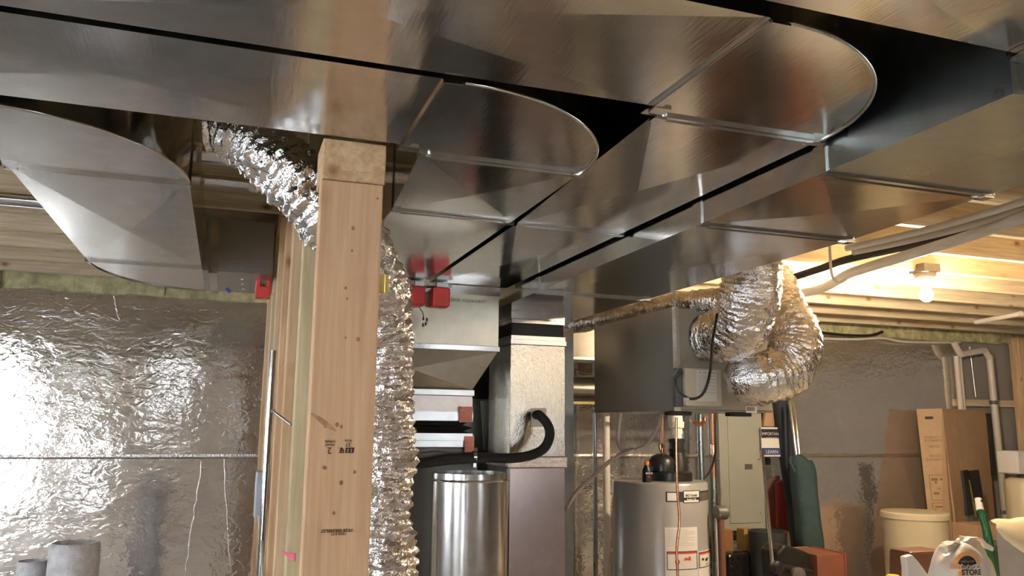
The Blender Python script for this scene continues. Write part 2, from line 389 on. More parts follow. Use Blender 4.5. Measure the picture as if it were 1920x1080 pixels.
# (D3) lowest, rightmost run
D = thing('sheet_metal_duct', (1.3, 2, 2.04), 'lowest and rightmost galvanised duct running back above the foil flex ducts', 'duct', 'galvanised trunk ducts turning away under the joists')
Z3 = 2.04; Z3T = 2.30
MB().prism(rect(1.066, .835, 1.49, 1.247), Z3, Z3T, -.003).build('duct_section', GALV_C, D)
MB().prism([(1.066, 1.249), (1.49, 1.249), (1.523, 1.688), (1.066, 1.688)], Z3, Z3T, -.006).build('tapered_section', GALV, D)
MB().prism(rect(1.066, 1.69, 1.523, 2.79), Z3, Z3T, -.005).build('duct_section', GALV, D)
MB().prism(rect(1.066, 2.792, 1.523, 4.1), Z3, Z3T, -.004).build('duct_section', GALV, D)
for yy, xr in ((1.248, 1.49), (1.69, 1.523), (2.79, 1.523)): slip(D, (1.066, yy), (xr, yy), .03, Z3, .005, Z3T)
screws(D, [(1.50, 1.70, Z3-.006), (1.48, 1.26, Z3-.004), (1.064, 1.252, 2.10)])
# (S) left run with two elbows
L = thing('sheet_metal_duct', (-.3, 2.5, ZP), 'galvanised duct at upper left with two elbows, ending at the studs', 'duct', 'galvanised trunk ducts turning away under the joists')
section(L, -3.6, 1.585, -2.1, 1.985); section(L, -2.0994, 1.585, -.52, 1.985); slip(L, (-2.1, 1.585), (-2.1, 1.985)); slip(L, (-.51, 1.585), (-.51, 1.985))
sec = arc(-.485, 1.985, .372, .400, -90, 0); MB().prism([(-.52, 1.985), (-.52, 1.585)]+sec, ZP, ZH).build('elbow', GALV, L, smooth=25); rim(L, sec, ZP)
slip(L, (-.487, 1.988), (-.113, 1.988), .012)
MB().prism(rect(-.485, 1.99, -.113, 3.10), ZP, ZH, -.008).build('duct_section', GALV, L)
slip(L, (-.487, 3.102), (-.113, 3.102), .012)
sec = arc(-.113, 3.12, .372, .54, 180, 90); MB().prism([(-.113, 3.105), (-.485, 3.105)]+sec+[(-.113, 3.66)], ZP, ZH).build('elbow', GALV, L, smooth=25); rim(L, sec, ZP)
MB().prism(rect(-.113, 3.16, .135, 3.66), ZP, ZH).build('duct_section', GALV_D, L)
slip(L, (-.075, 3.16), (-.075, 3.66), .03)
screws(L, [(.02, 3.158, 2.12), (.04, 3.55, ZP), (.03, 3.3, ZP), (.035, 3.42, ZP)])
# duct hangers: thin metal straps to the joists, behind the ducts
# round pipes between joists
def round_pipe(a, b, r, label):
    t = thing('round_metal_pipe', a, label, 'pipe')
    a = Vector(a); b = Vector(b); d = (b-a).normalized()
    MB().tube([a, b], r, 28).build('pipe_section', GALV_B, t, smooth=40)
    MB().tube([a+d*.13, a+d*.145, a+d*.16], lambda q: r+.004+.003*math.sin(q*math.pi), 28).build('crimp_collar', GALV, t, smooth=40)
    return t
a = atZ(375, 284, 2.284); round_pipe((-.105, a.y, 2.284), (.36, a.y, 2.284), .031, 'upper of two shiny round metal pipes under the joists left of the post')
a = atZ(375, 334, 2.292); round_pipe((-.105, a.y, 2.292), (.135, a.y, 2.292), .023, 'lower of two shiny round metal pipes under the joists left of the post')
a = atZ(20, 374, 2.292); round_pipe((-1.6, a.y, 2.292), (-.50, a.y, 2.292), .022, 'shiny round metal pipe crossing the joists at the far left')

# ------------------------------------------------------------------ stud partition and post
PX0, PX1 = .146, .267
post = thing('wooden_post', (.2, 1.58, 0), 'broad knotty wooden post standing in front of the stud partition, stamped upside down', 'post')
MB().box((PX0, 1.556, 0), (PX1, 1.59, 2.015)).build('post_board', WOOD_P, post, bev=.003)
MB().box((PX0+.001, 1.556, 2.016), (PX1+.003, 1.66, 2.098)).build('top_plate_end', WOOD_Y, post, bev=.003)
KNM = plain('knot_wood', (.32, .15, .075), .6, var=.3, scale=80)
for px, py, rx in ((662, 428, 5), (660, 470, 3), (648, 540, 4), (651, 560, 3), (648, 633, 3), (672, 636, 5), (610, 800, 3), (610, 877, 4), (665, 885, 4), (640, 905, 5), (626, 962, 4), (708, 372, 3), (632, 796, 5), (640, 800, 4)):
    c = atY(px, py, 1.5552); MB().add([c+Vector((math.cos(a)*rx*.0007, 0, math.sin(a)*rx*.0009)) for a in [k*math.pi/5 for k in range(10)]], [tuple(range(10))]).build('knot', KNM, post)
c0 = atY(582, 775, 1.5551); c1 = atY(632, 808, 1.5551); mb = MB(); dd = (c1-c0); q = []
for k in range(16):
    t = k/15; q.append(c0+dd*t+Vector((0, 0, .006*math.sin(math.pi*t)**.6*(1.1-t*.4))))
q2 = [c0+dd*(k/15)-Vector((0, 0, .006*math.sin(math.pi*k/15)**.6*(.8+.5*k/15))) for k in range(15, -1, -1)]
mb.add(q+q2[1:-1], [tuple(range(len(q)+len(q2)-2))]); mb.build('spike_knot', plain('spike_knot_wood', (.44, .24, .125), .6, var=.3, scale=60), post)
UX, UY = (-1, 0, 0), (0, 0, -1)
for s, px, py, sz in (('37', 653, 830, .010), ('NLGA', 653, 824.5, .005), ('2', 618, 839, .017), ('KD-HT', 618, 832, .006), ('D.FIR(N)', 619, 826, .005), ('19:28 5052495:37', 632, 992, .008), ('12543 8 27', 635, 999, .006)):
    c = atY(px, py, 1.556); text(s, sz, c, UX, UY, 'grade_stamp', STAMP, post, bold=.0002)
for q in ([(648, 839), (665, 839), (663, 849.5), (647, 849.5)], [(638.5, 839), (642, 839), (645.5, 844), (645, 849.5), (635.5, 849.5)], [(634, 839.3), (636, 839.3), (636, 841), (634, 841)]):
    lg = MB().add([atY(u, v, 1.5553) for u, v in q], [tuple(range(len(q)))]).build('grade_logo', STAMP, post)
for q in ([(652, 841.5), (653.5, 841.5), (652.5, 848), (651, 848)], [(658.5, 841.5), (660, 841.5), (659, 848), (657.5, 848)], [(641, 845.5), (643, 845.5), (642.5, 847), (640, 847)]):
    MB().add([atY(u, v, 1.5548) for u, v in q], [(0, 1, 2, 3)]).build('grade_logo_gap', WOOD_P, post)
part = thing('stud_partition', (.2, 3.5, 0), 'unfinished partition of wooden studs in a row running back to the foil wall', 'partition')
ys = [1.90+.35*k for k in range(6)]
for k, y in enumerate(ys):
    MB().box((PX0-.002+random.uniform(-.002, .002), y, .03), (PX1, y+.034, 2.275)).build('stud', (WOOD_Z, WOOD_Z2, WOOD_Z3)[(1, 0, 2, 0, 1, 2)[k]], part, bev=.003)
MB().box((PX0-.002, 1.63, 0), (PX1, 3.70, .029)).build('bottom_plate', WOOD_Y, part)
MB().box((PX0-.002, 2.6, 2.276), (PX1, 3.70, 2.318)).build('top_plate', WOOD_Y, part)
tag(MB().tube([(PX0-.012, 2.735, .03), (PX0-.012, 2.735, 1.78)], .010, 14).build('metal_conduit', GALV_B, smooth=50), 'shiny slim metal conduit running up the left side of the studs', 'conduit')
c = atX(480, 915, PX0-.03)
eb = thing('electrical_box', c, 'blue-grey plastic electrical box on the left edge of the stud partition', 'box')
MB().box((PX0-.035, 2.86, c.z-.09), (PX0-.003, 2.93, c.z+.06)).build('box_body', plain('blue_grey_plastic', (.45, .50, .58), .4), eb, bev=.004)
MB().tube(spline([(PX0-.02, 2.87, c.z-.08), (PX0-.012, 2.70, c.z-.16), (PX0-.012, 2.5, c.z-.32), (PX0-.012, 2.45, c.z-.7)]), .005, 8).build('cable', WHITE, eb, smooth=60)
a = atX(513, 771, PX0-.03); b = atX(546, 796, PX0-.001)
mb = MB(); mb.tube([a, b], .0028, 8); mb.tube([a+(a-b).normalized()*.004, a], .006, 10); tag(mb.build('nail', STEEL, smooth=50), 'long steel nail sticking out of a stud left of the post', 'nail')
a = atX(526, 1034, PX0-.012); b = atX(553, 1038, PX0-.005); c = atX(552, 1053, PX0-.004)
mb = MB(); mb.add([a, b, c, a+Vector((.002, .002, 0)), b+Vector((.002, .002, 0)), c+Vector((.002, .002, 0))], [(0, 1, 2), (5, 4, 3), (0, 3, 4, 1), (1, 4, 5, 2), (2, 5, 3, 0)]); tag(mb.build('marking_ribbon', PINK), 'pink ribbon scrap tacked to a stud at the bottom, left of the post', 'ribbon')

# ------------------------------------------------------------------ flexible foil ducts
def flex(path, r, label, name='foil_flex_duct', ridge=.0035, pitch=.022, crink=.006, step=.006, group=None, seg=56, loc=None):
    pp = resample(spline(path, 24), step)
    rad = r if callable(r) else (lambda t: r)
    def rf(i, a, p):
        s = i*step
        v = ridge*math.sin(2*math.pi*s/pitch + a*1.0 + 2.2*noise.noise(p*9))
        v += crink*noise.noise(p*24) + crink*.9*noise.noise(Vector((p.x*55, p.y*55, p.z*55))) + crink*1.3*noise.noise(p*9)
        return v
    o = MB().tube(pp, rad, seg, True, rf)
    t = thing(name, pp[0], label, 'flexible duct', group)
    o.build('foil_jacket', FOILFLEX, t, smooth=75)
    return t, pp
# A: down behind the post
fa = [atY(398, 238, 1.85), atY(424, 242, 1.84), atY(468, 262, 1.81), atY(528, 312, 1.78), atY(600, 378, 1.755), atY(655, 440, 1.75), atY(700, 520, 1.78)]
fa += [atY(716, 600, 1.84), atY(726, 700, 1.86), atY(729, 850, 1.86), atY(728, 1000, 1.86), atY(727, 1200, 1.86), (atY(727, 1200, 1.86).x, 1.87, .5), (atY(727, 1200, 1.86).x+.02, 1.95, .12)]
flex(fa, lambda t: .062+.012*min(1, t*8) - .018*min(1, max(0, (t-.16)*5)), 'long crinkled foil flex duct threading behind the wooden post and hanging down its right side', crink=.010, ridge=.004)

# ------------------------------------------------------------------ air exchanger with chain, control box and flex ducts
EX0, EY0, EZ0, EZ1, EX1, EY1 = 1.752, 3.0, 1.616, 2.05, 2.235, 3.78
erv = thing('ventilator_box', (2, 3.4, EZ0), 'taupe metal air ventilator box hung from the joists by a chain', 'ventilator')
MB().box((EX0, EY0, EZ0), (EX1, EY1, EZ1)).build('case', PAINT_M, erv, bev=.003)
MB().box((EX0-.001, EY0-.004, EZ0), (EX0+.028, EY0, EZ1)).build('edge_flange', CREAM, erv)
MB().box((EX0+.028, EY0-.003, EZ0+.01), (EX1-.005, EY0, EZ1-.005)).build('end_panel', plain('tan_painted_steel', (.40, .36, .28), .45, .2, .06, 4), erv)
a = atY(1283, 690, EY0-.05); b = atY(1353, 762, EY0-.05)
MB().box((a.x, EY0-.055, b.z), (b.x, EY0-.003, a.z)).build('control_box', CREAM, erv, bev=.003)
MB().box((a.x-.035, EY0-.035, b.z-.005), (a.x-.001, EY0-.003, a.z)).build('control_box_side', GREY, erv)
c = atY(1305, 694, EY0-.056); d = atY(1344, 753, EY0-.056); lb = MB().box((c.x, EY0-.0565, d.z), (d.x, EY0-.055, c.z)).build('paper_label', LABEL, erv)
mb = MB()
for k in range(4): mb.box((c.x+.012+k*.022, EY0-.0573, c.z-.012), (c.x+.024+k*.022, EY0-.0564, c.z-.007))
for k in range(16): mb.box((c.x+.008, EY0-.0569, c.z-.022-k*.0045), (c.x+(.05 if k % 3 else .09), EY0-.0564, c.z-.0235-k*.0045))
mb.build('label_print', plain('faded_print', (.38, .36, .33), .7), lb)
MB().box((d.x+.02, EY0-.058, .5*(c.z+d.z)), (d.x+.024, EY0-.054, .5*(c.z+d.z)+.006)).build('screw', STEEL, erv)
cc = Vector((1.925, EY0, 1.93))
MB().lathe(cc, [(.103, -.001), (.103, .045), (.099, .045)], 40, 'y').build('collar', GALV, erv, smooth=40)
MB().lathe(cc, [(.1045, .018), (.107, .022), (.1045, .027)], 40, 'y').build('collar_band', BLACK, erv, smooth=40)
c2 = Vector((atY(1392, 700, EY0).x, EY0, atY(1392, 700, EY0).z)); MB().lathe(c2, [(.085, -.001), (.085, .04)], 32, 'y').build('collar', GALV, erv, smooth=40)
for px in (1272, 1385):
    a = atY(px, 778, EY0+.02); MB().box((a.x-.05, EY0+.01, EZ0-.018), (a.x+.06, EY0+.05, EZ0-.001)).build('rubber_foot', BLACK, erv, bev=.004)
a = atY(1408, 768, EY0-.004); MB().box((a.x-.025, EY0-.0045, a.z-.014), (a.x+.03, EY0-.0025, a.z+.014)).build('barcode_label', LABEL, erv)
mb = MB()
for k in range(9): mb.box((a.x-.02+k*.0045, EY0-.0052, a.z-.006), (a.x-.018+k*.0045, EY0-.0044, a.z+.011))
mb.build('barcode', INK, erv)
# chain
ch0 = atY(1267, 672, EY0-.012)
tc = thing('hanging_chain', ch0, 'thin steel chain holding up the front corner of the ventilator box', 'chain')
mb = MB(); z = ch0.z; k = 0
while z < ZJ:
    pts = []
    for q in range(13):
        a = 2*math.pi*q/12; u = math.cos(a)*.0055; v = math.sin(a)*.011
        pts.append(ch0+Vector((u if k % 2 else 0, 0 if k % 2 else u, z-ch0.z+v)))
    mb.tube(pts, .0018, 5, False); z += .0165; k += 1
mb.build('chain_links', STEEL, tc, smooth=60)
# cord on the ventilator
P0 = [atY(1345, 588, 2.60), atY(1336, 640, 2.68), atY(1331, 700, 2.86), atY(1318, 738, 2.90), atY(1296, 748, 2.91), atY(1275, 735, 2.91), atY(1267, 712, 2.92), atY(1278, 700, 2.96)]
t = thing('power_cord', P0[0], 'dark cord looping in front of the control box on the ventilator', 'cord')
MB().tube(spline(P0), .0055, 8).build('cable', BLACK, t, smooth=60)
c = atY(1287, 747, 2.91); MB().tube([c-Vector((.008, 0, .004)), c+Vector((.008, 0, -.004))], .009, 10).build('cable_tie', WHITE, t, smooth=60)
P0 = [atY(1262, 705, 2.95), atY(1280, 680, 2.97), atY(1310, 672, 2.98), atY(1338, 680, 2.98)]
tag(MB().tube(spline(P0), .0018, 6).build('thin_wire', STEEL, smooth=60), 'thin pale wire arching above the control box on the ventilator', 'wire')
# B: from ventilator collar up to the duct
B1 = [(1.925, 2.965, 1.93), (1.915, 2.87, 1.925), atY(1382, 622, 2.72), atY(1402, 572, 2.62), atY(1408, 510, 2.58), (atY(1408, 505, 2.58).x-.02, 2.58, 2.30)]
flex(B1, .108, 'foil flex duct rising from the ventilator collar to the duct above it', crink=.0085, pitch=.020, ridge=.0032)
# C: big loop
C1 = [(c2.x, 2.965, c2.z), (c2.x-.01, 2.91, c2.z-.005), atY(1408, 709, 2.80), atY(1442, 707, 2.76), atY(1476, 688, 2.76), atY(1489, 650, 2.78), atY(1482, 610, 2.82), atY(1462, 575, 2.90), atY(1450, 540, 3.0), (2.17, 3.08, 2.28)]
C1 = [Vector(p) for p in C1]
flex(C1, lambda t: .082+.022*min(1, t*5), 'fat foil flex duct curling in a loop right of the ventilator', crink=.0085, pitch=.020, ridge=.0032)
# thin one
E1 = [atY(1372, 560, 2.74), atY(1340, 562, 2.88), atY(1290, 566, 3.05), atY(1200, 584, 3.5), atY(1120, 602, 4.0), atY(1070, 611, 4.35)]
flex(E1, .044, 'thin foil flex duct running back over the top of the ventilator box', crink=.005, pitch=.02, seg=36)

# ------------------------------------------------------------------ furnace, plenum, return column
PY = 3.10
fu = thing('furnace', (.7, 3.4, 0), 'tall dark grey furnace with sheet metal plenum behind the hanging flex duct', 'furnace')
fx0, fx1 = .40, .918
MB().box((fx0-.05, PY, 1.85), (1.016, 3.72, 2.098)).build('plenum', galv('satin_sheet', (.46, .42, .33), .33), fu)
MB().box((fx0-.06, PY-.012, 1.838), (1.020, 3.73, 1.860)).build('drive_cleat', GALV, fu, bev=.002)
MB().box((fx0-.055, PY-.008, 2.062), (1.019, PY, 2.097)).build('top_flange', GALV, fu)
mb = MB(); T = [(fx0-.05, PY, 1.84), (1.014, PY, 1.84), (1.014, 3.7, 1.84), (fx0-.05, 3.7, 1.84)]; Bq = [(fx0, PY+.02, 1.685), (fx1-.002, PY+.02, 1.685), (fx1-.002, 3.66, 1.685), (fx0, 3.66, 1.685)]
cx = Vector((.66, PY-.012, 1.76))
mb.add([Vector(p) for p in Bq+T]+[cx], [(0, 1, 8), (1, 5, 8), (5, 4, 8), (4, 0, 8), (1, 2, 6, 5), (2, 3, 7, 6), (3, 0, 4, 7), (4, 5, 6, 7), (3, 2, 1, 0)])
mb.build('tapered_transition', galv('satin_sheet_transition', (.50, .46, .37), .28), fu)
MB().box((fx0, PY+.004, 1.662), (fx1+.004, 3.68, 1.686)).build('slip_joint', GALV_D, fu, bev=.002)
MB().box((fx0, PY+.018, 1.600), (fx1, 3.66, 1.661)).build('coil_case', galv('coil_case_sheet', (.46, .41, .37), .35), fu)
MB().box((fx0, PY+.012, 1.565), (fx1+.002, 3.66, 1.600)).build('collar_strip', GALV_D, fu)
mb = MB()
for z0, z1, d in ((1.544, 1.565, .012), (1.518, 1.543, .0)):
    n = 8
    mb.lathe((0, 0, 0), [], 3) if False else None
prof = [(0, 1.565), (-.022, 1.556), (-.030, 1.549), (-.010, 1.543), (.002, 1.540), (-.012, 1.533), (-.026, 1.526), (-.004, 1.518)]
for (o0, za), (o1, zb) in zip(prof, prof[1:]):
    f = lambda o, z: [(fx0, PY+.015-o, z), (fx1+o, PY+.015-o, z), (fx1+o, 3.64, z), (fx0, 3.64, z)]
    mb.hexa(f(o1, zb), f(o0, za))
mb.build('canvas_connector', RUBBER, fu)
MB().box((fx0, PY+.010, 1.490), (fx1+.002, 3.66, 1.517)).build('collar_strip', GALV_D, fu)
MB().box((fx0, PY+.016, 1.465), (fx1+.008, 3.66, 1.489)).build('collar_strip', GALV_D, fu)
for (u0, v0, u1, v1) in ((862, 762, 886, 792), (872, 818, 892, 848)):
    a = atY(u0, v0, PY); b = atY(u1, v1, PY); MB().box((a.x, PY+.004, b.z), (min(b.x, fx1+.006), PY+.018, a.z)).build('red_foil_tape', foil('red_printed_foil_tape', .004, .003, (.55, .22, .18), .2, 60), fu)
MB().box((fx0, PY+.02, 0), (.945, 3.72, 1.464)).build('cabinet', FURN, fu, bev=.004)
text('2nd FLOOR  COOK/HEAT', .017, atY(868, 566, PY-.0005)+Vector((0, 0, 0)), (1, 0, 0), (0, 0, 1), 'handwriting', plain('marker_ink', (.12, .11, .10), .7), fu)
P0 = [atY(785, 850, PY), atY(830, 847, PY), atY(880, 862, PY+.01)]; MB().tube(spline(P0), .0022, 6).build('thermostat_wire', BLACK, fu, smooth=60)
# zone damper actuators under the duct ends
def actuator(c, w, h, label, dpt=.05, neat=True):
    t = thing('damper_actuator', c, label, 'actuator', 'red damper motors'); x, y, z = c
    mb = MB(); b = w/2
    mb.prism([(x-b, y), (x+b, y), (x+b, y+dpt), (x-b, y+dpt)], z-h*.5, z+h*.12)
    mb.box((x-b, y, z+h*.1201), (x-b*.38, y+dpt, z+h*.5)); mb.box((x+b*.38, y, z+h*.1201), (x+b, y+dpt, z+h*.5))
    mb.build('motor_body', RED, t, bev=.003)
    MB().box((x-b*.36, y+.006, z+h*.122), (x+b*.36, y+dpt*.9, z+h*.42)).build('clamp_plate', GALV, t, bev=.002)
    MB().box((x-b*.42, y-.004, z+h*.42), (x+b*.42, y+dpt*.7, z+h*.72)).build('clamp', plain('sage_painted_clamp', (.32, .38, .33), .4), t, bev=.003)
    MB().lathe((x, y+.002, z+h*.20), [(b*.18, -.002), (b*.18, .010), (b*.1, .012)], 12, 'y').build('shaft', BLACK, t, smooth=40)
    return t
c = atY(493, 552, 3.30); actuator((c.x, 3.30, ZP-.032), .056, .072, 'red damper motor at the end of the upper left duct, beside the studs')
ca = atY(829, 560, 3.03); cb = atY(786, 562, 3.03)
for c, w, lab in ((ca, .068, 'right hand of two red damper motors at the end of the ducts above the furnace'), (cb, .052, 'left hand of two red damper motors, half hidden by the hanging foil flex duct')):
    t = thing('damper_actuator', c, lab, 'actuator', 'red damper motors')
    MB().box((c.x-w/2, 3.035, 2.000), (c.x+w/2, 3.09, 2.074)).build('motor_body', RED, t, bev=.006)
    MB().box((c.x-w*.3, 3.04, 2.075), (c.x+w*.4, 3.08, 2.094)).build('clamp', GALV_D, t, bev=.002)
    MB().tube([(c.x-w*.5-.012, 3.06, 2.086), (c.x+w*.5+.012, 3.06, 2.086)], .005, 8).build('shaft', STEEL, t, smooth=50)
# red bag-like wire cover between them
a = atY(808, 575, 3.05); 
P0 = [atY(786, 576, 3.04), atY(793, 588, 3.03), atY(793, 600, 3.03)]
t = thing('thermostat_wire', P0[0], 'brown wire with black wire nuts dangling in front of the plenum', 'wire')
MB().tube(spline(P0), .0018, 6).build('wire', plain('brown_wire', (.12, .05, .03), .5), t)
for px, py in ((794, 597), (800, 599), (793, 609), (798, 607)):
    c = atY(px, py, 3.03); MB().lathe(c, [(.001, -.008), (.004, -.006), (.003, .006), (.001, .007)], 8).build('wire_nut', BLACK, t, smooth=60)
# wire nut at left
c = atY(430, 546, 3.25)
t = thing('thermostat_wire', c, 'thin pale wire with a blue wire nut below the upper left duct', 'wire')
MB().tube(spline([c, atY(446, 560, 3.25), atY(470, 565, 3.26), atY(500, 558, 3.26), atY(520, 543, 3.25), atY(530, 525, 3.22)]), .0018, 6).build('wire', plain('tan_wire', (.5, .42, .3), .5), t)
MB().tube([c+Vector((.004, 0, -.004)), c+Vector((-.012, 0, .010))], .006, 8).build('wire_nut', plain('blue_plastic', (.03, .04, .25), .4), t)
# brass bracket right of post
c = atY(731, 547, 1.72)
t = thing('wall_bracket', c, 'small yellow zinc bracket between the post and the foil flex duct', 'bracket')
MB().box((PX1+.001, 1.63, c.z-.020), (PX1+.030, 1.633, c.z+.020)).build('bracket_plate', BRASS, t)
MB().box((PX1+.012, 1.618, c.z-.020), (PX1+.022, 1.6295, c.z+.020)).build('channel', BRASS, t, bev=.002)

# return column
ry = 3.30; rx0, rx1 = 1.137, 1.386
rc = thing('return_duct_column', (1.26, 3.45, 0), 'tall foil-wrapped rectangular duct column with a black canvas joint near the top', 'duct')
MB().box((rx0-.0, ry-.006, 2.005), (rx1, 3.60, 2.038)).build('top_collar', GALV, rc)
MB().box((rx0, ry-.012, 1.985), (rx1-.002, 3.60, 2.004)).build('collar_strip', GALV, rc, bev=.002)
MB().box((rx0+.004, ry, 1.932), (rx1-.004, 3.59, 1.985)).build('canvas_connector', RUBBER, rc)
MB().box((rx0, ry-.008, 1.915), (rx1+.002, 3.60, 1.932)).build('collar_strip', GALV_D, rc)
MB().box((rx0-.002, ry-.010, 1.895), (rx1+.006, 3.60, 1.914)).build('collar_strip', GALV_D, rc)
MB().box((rx0, ry, 1.42), (rx1+.004, 3.60, 1.894)).build('upper_section', FOILBRD, rc, bev=.002)
mb = MB(); mb.box((rx0-.006, ry-.010, 1.375), (rx1+.012, 3.61, 1.42)); mb.build('tape_band', FOILTAPE, rc, bev=.004)
MB().box((rx0, ry-.004, 0), (rx1+.002, 3.60, 1.374)).build('lower_section', galv('reflection_tinted_board', (.44, .36, .34), .26), rc, bev=.002)  # rosy base colour paints in a reddish reflection on the metal
a = atY(995, 765, ry); b = atY(1024, 800, ry)
MB().box((a.x, ry-.006, b.z), (b.x, ry-.001, a.z)).build('hose_plate', WHITE, rc, bev=.003)
hz = [atY(1006, 778, 3.28), atY(1012, 779, 3.22), atY(1026, 795, 3.16), atY(1031, 815, 3.13), atY(1022, 838, 3.11), atY(1000, 852, 3.09), atY(960, 859, 3.06), atY(900, 858, 3.04), atY(840, 862, 3.03), atY(770, 870, 3.02), (.35, 3.0, 1.40)]
hs = thing('insulated_hose', hz[0], 'black foam-covered hose curling from the column plate across the furnace', 'hose')
MB().tube(spline(hz), .0195, 18).build('foam_sleeve', FOAMINS, hs, smooth=60)
c = atY(889, 857, 3.04); MB().tube([c-Vector((.006, 0, 0)), c+Vector((.006, 0, 0))], .0225, 18).build('hose_clamp', GALV_B, hs, smooth=40)
MB().box((c.x-.006, 3.03, c.z-.038), (c.x+.006, 3.05, c.z-.022)).build('clamp_tail', GALV_B, hs)
# return plenum behind
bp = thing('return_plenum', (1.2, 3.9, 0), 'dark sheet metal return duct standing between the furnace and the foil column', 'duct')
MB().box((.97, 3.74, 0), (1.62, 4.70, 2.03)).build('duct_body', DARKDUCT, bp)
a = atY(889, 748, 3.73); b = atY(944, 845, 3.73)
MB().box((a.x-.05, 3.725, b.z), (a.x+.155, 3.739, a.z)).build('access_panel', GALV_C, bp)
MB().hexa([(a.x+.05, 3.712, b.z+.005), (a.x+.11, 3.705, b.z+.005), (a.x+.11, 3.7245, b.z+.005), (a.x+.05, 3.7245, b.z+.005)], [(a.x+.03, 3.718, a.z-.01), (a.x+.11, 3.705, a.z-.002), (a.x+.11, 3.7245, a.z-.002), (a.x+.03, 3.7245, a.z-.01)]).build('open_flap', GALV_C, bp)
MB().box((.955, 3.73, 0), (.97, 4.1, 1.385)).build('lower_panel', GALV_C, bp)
# horizontal ducts behind the column
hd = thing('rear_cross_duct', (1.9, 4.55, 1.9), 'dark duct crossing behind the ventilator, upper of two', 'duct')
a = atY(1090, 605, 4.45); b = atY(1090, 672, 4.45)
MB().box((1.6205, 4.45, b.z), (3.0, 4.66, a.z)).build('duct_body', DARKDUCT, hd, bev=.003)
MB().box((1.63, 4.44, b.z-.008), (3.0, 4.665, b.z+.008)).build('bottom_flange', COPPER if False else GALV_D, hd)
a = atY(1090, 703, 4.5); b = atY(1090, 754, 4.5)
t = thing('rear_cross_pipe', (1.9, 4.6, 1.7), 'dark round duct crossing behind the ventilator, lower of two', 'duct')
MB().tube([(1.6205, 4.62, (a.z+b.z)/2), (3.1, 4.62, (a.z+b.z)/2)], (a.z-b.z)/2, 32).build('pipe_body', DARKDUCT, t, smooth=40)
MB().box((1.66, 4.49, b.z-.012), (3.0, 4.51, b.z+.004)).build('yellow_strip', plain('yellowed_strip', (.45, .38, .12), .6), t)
# standing pipe
cyl = thing('loose_round_duct', (.77, 2.52, 0), 'shiny open-topped galvanised round duct standing in front of the furnace', 'duct')
mb = MB(); ctr = (.764, 2.61, 0); R0 = .123; mb.lathe(ctr, [(R0, .0), (R0, 1.372), (R0+.0025, 1.376), (R0, 1.380), (R0, 1.398), (R0-.002, 1.398), (R0-.002, 0)], 64, caps=False)
mb.build('pipe_wall', galv('satin_round_duct', (.66, .66, .65), .20, .0015), cyl, smooth=30)
mb = MB(); a = math.radians(-12); mb.box((.764+R0*math.cos(a)-.004, 2.61+R0*math.sin(a)-.006, 0), (.764+R0*math.cos(a)+.002, 2.61+R0*math.sin(a)+.006, 1.37)); mb.build('lock_seam', GALV_B, cyl, bev=.001)

# ------------------------------------------------------------------ water heater group
hx, hy, hr = 2.375, 4.25, .27; hz1 = 1.25
wh = thing('water_heater', (hx, hy, 0), 'grey cylindrical water heater with warning labels behind the ventilator', 'water heater')
MB().lathe((hx, hy, 0), [(hr, .06), (hr, hz1-.012), (hr-.006, hz1-.003), (hr-.016, hz1)], 64).build('tank', HEATER, wh, smooth=35)
MB().lathe((hx, hy, 0), [(hr-.02, 0.001), (hr-.02, .06)], 48).build('base', GREY, wh, smooth=35)
def wrap(px0, py0, px1, py1, off, name, mat, par=wh, n=14):
    """a label lying on the tank, from its upper left to its lower right corner"""
    def ang(px, py):
        d = ray(px, py); ox, oy = CAM.x-hx, CAM.y-hy; A = d.x**2+d.y**2; B = 2*(ox*d.x+oy*d.y); C = ox*ox+oy*oy-(hr+.001)**2
        t = (-B-math.sqrt(max(0, B*B-4*A*C)))/(2*A); p = CAM+d*t; return math.atan2(p.y-hy, p.x-hx), p.z
    a0, z1 = ang(px0, py0); a1, _ = ang(px1, py0); _, z0 = ang(px0, py1); r = hr+off
    mb = MB(); vs = []
    for k in range(n+1):
        a = a0+(a1-a0)*k/n; c, s = math.cos(a), math.sin(a)
        for rr in (r, hr-.002):
            for z in (z0, z1): vs.append((hx+rr*c, hy+rr*s, z))
    fs = []
    for k in range(n):
        q = 4*k; fs += [(q, q+4, q+5, q+1), (q+1, q+5, q+7, q+3), (q+2, q+3, q+7, q+6), (q, q+2, q+6, q+4)]
    fs += [(0, 1, 3, 2), (4*n, 4*n+2, 4*n+3, 4*n+1)]
    mb.add(vs, fs); return mb.build(name, mat, par, smooth=40)
def wraptext(s, px, py, size, name, mat, par=wh, bold=.0004, off=.0038):
    d = ray(px, py); ox, oy = CAM.x-hx, CAM.y-hy; A = d.x**2+d.y**2; B = 2*(ox*d.x+oy*d.y); C = ox*ox+oy*oy-hr**2
    t = (-B-math.sqrt(B*B-4*A*C))/(2*A); p = CAM+d*t; n = Vector((p.x-hx, p.y-hy, 0)).normalized(); ux = Vector((-n.y, n.x, 0))
    return text(s, size, p, ux, (0, 0, 1), name, mat, par, off=off-.0012+.0006, bold=bold)
bd = wrap(1248, 922, 1333, 941, .0012, 'badge', INK)
wrap(1251, 924, 1273, 939, .0018, 'badge_panel', LABEL, bd); wrap(1312, 924, 1331, 939, .0018, 'badge_panel', GREY, bd)
wrap(1281, 920, 1311, 943, .0022, 'badge_centre', INK, bd); wrap(1282, 921.5, 1310, 933, .0028, 'badge_panel', LABEL, bd); wrap(1282.5, 938.5, 1309.5, 942, .0028, 'badge_panel', LABEL, bd)
wraptext('AO Smith', 1296, 931, .020, 'badge_text', INK, bd); wraptext('ProLine XE', 1296, 938, .0135, 'badge_text', LABEL, bd)
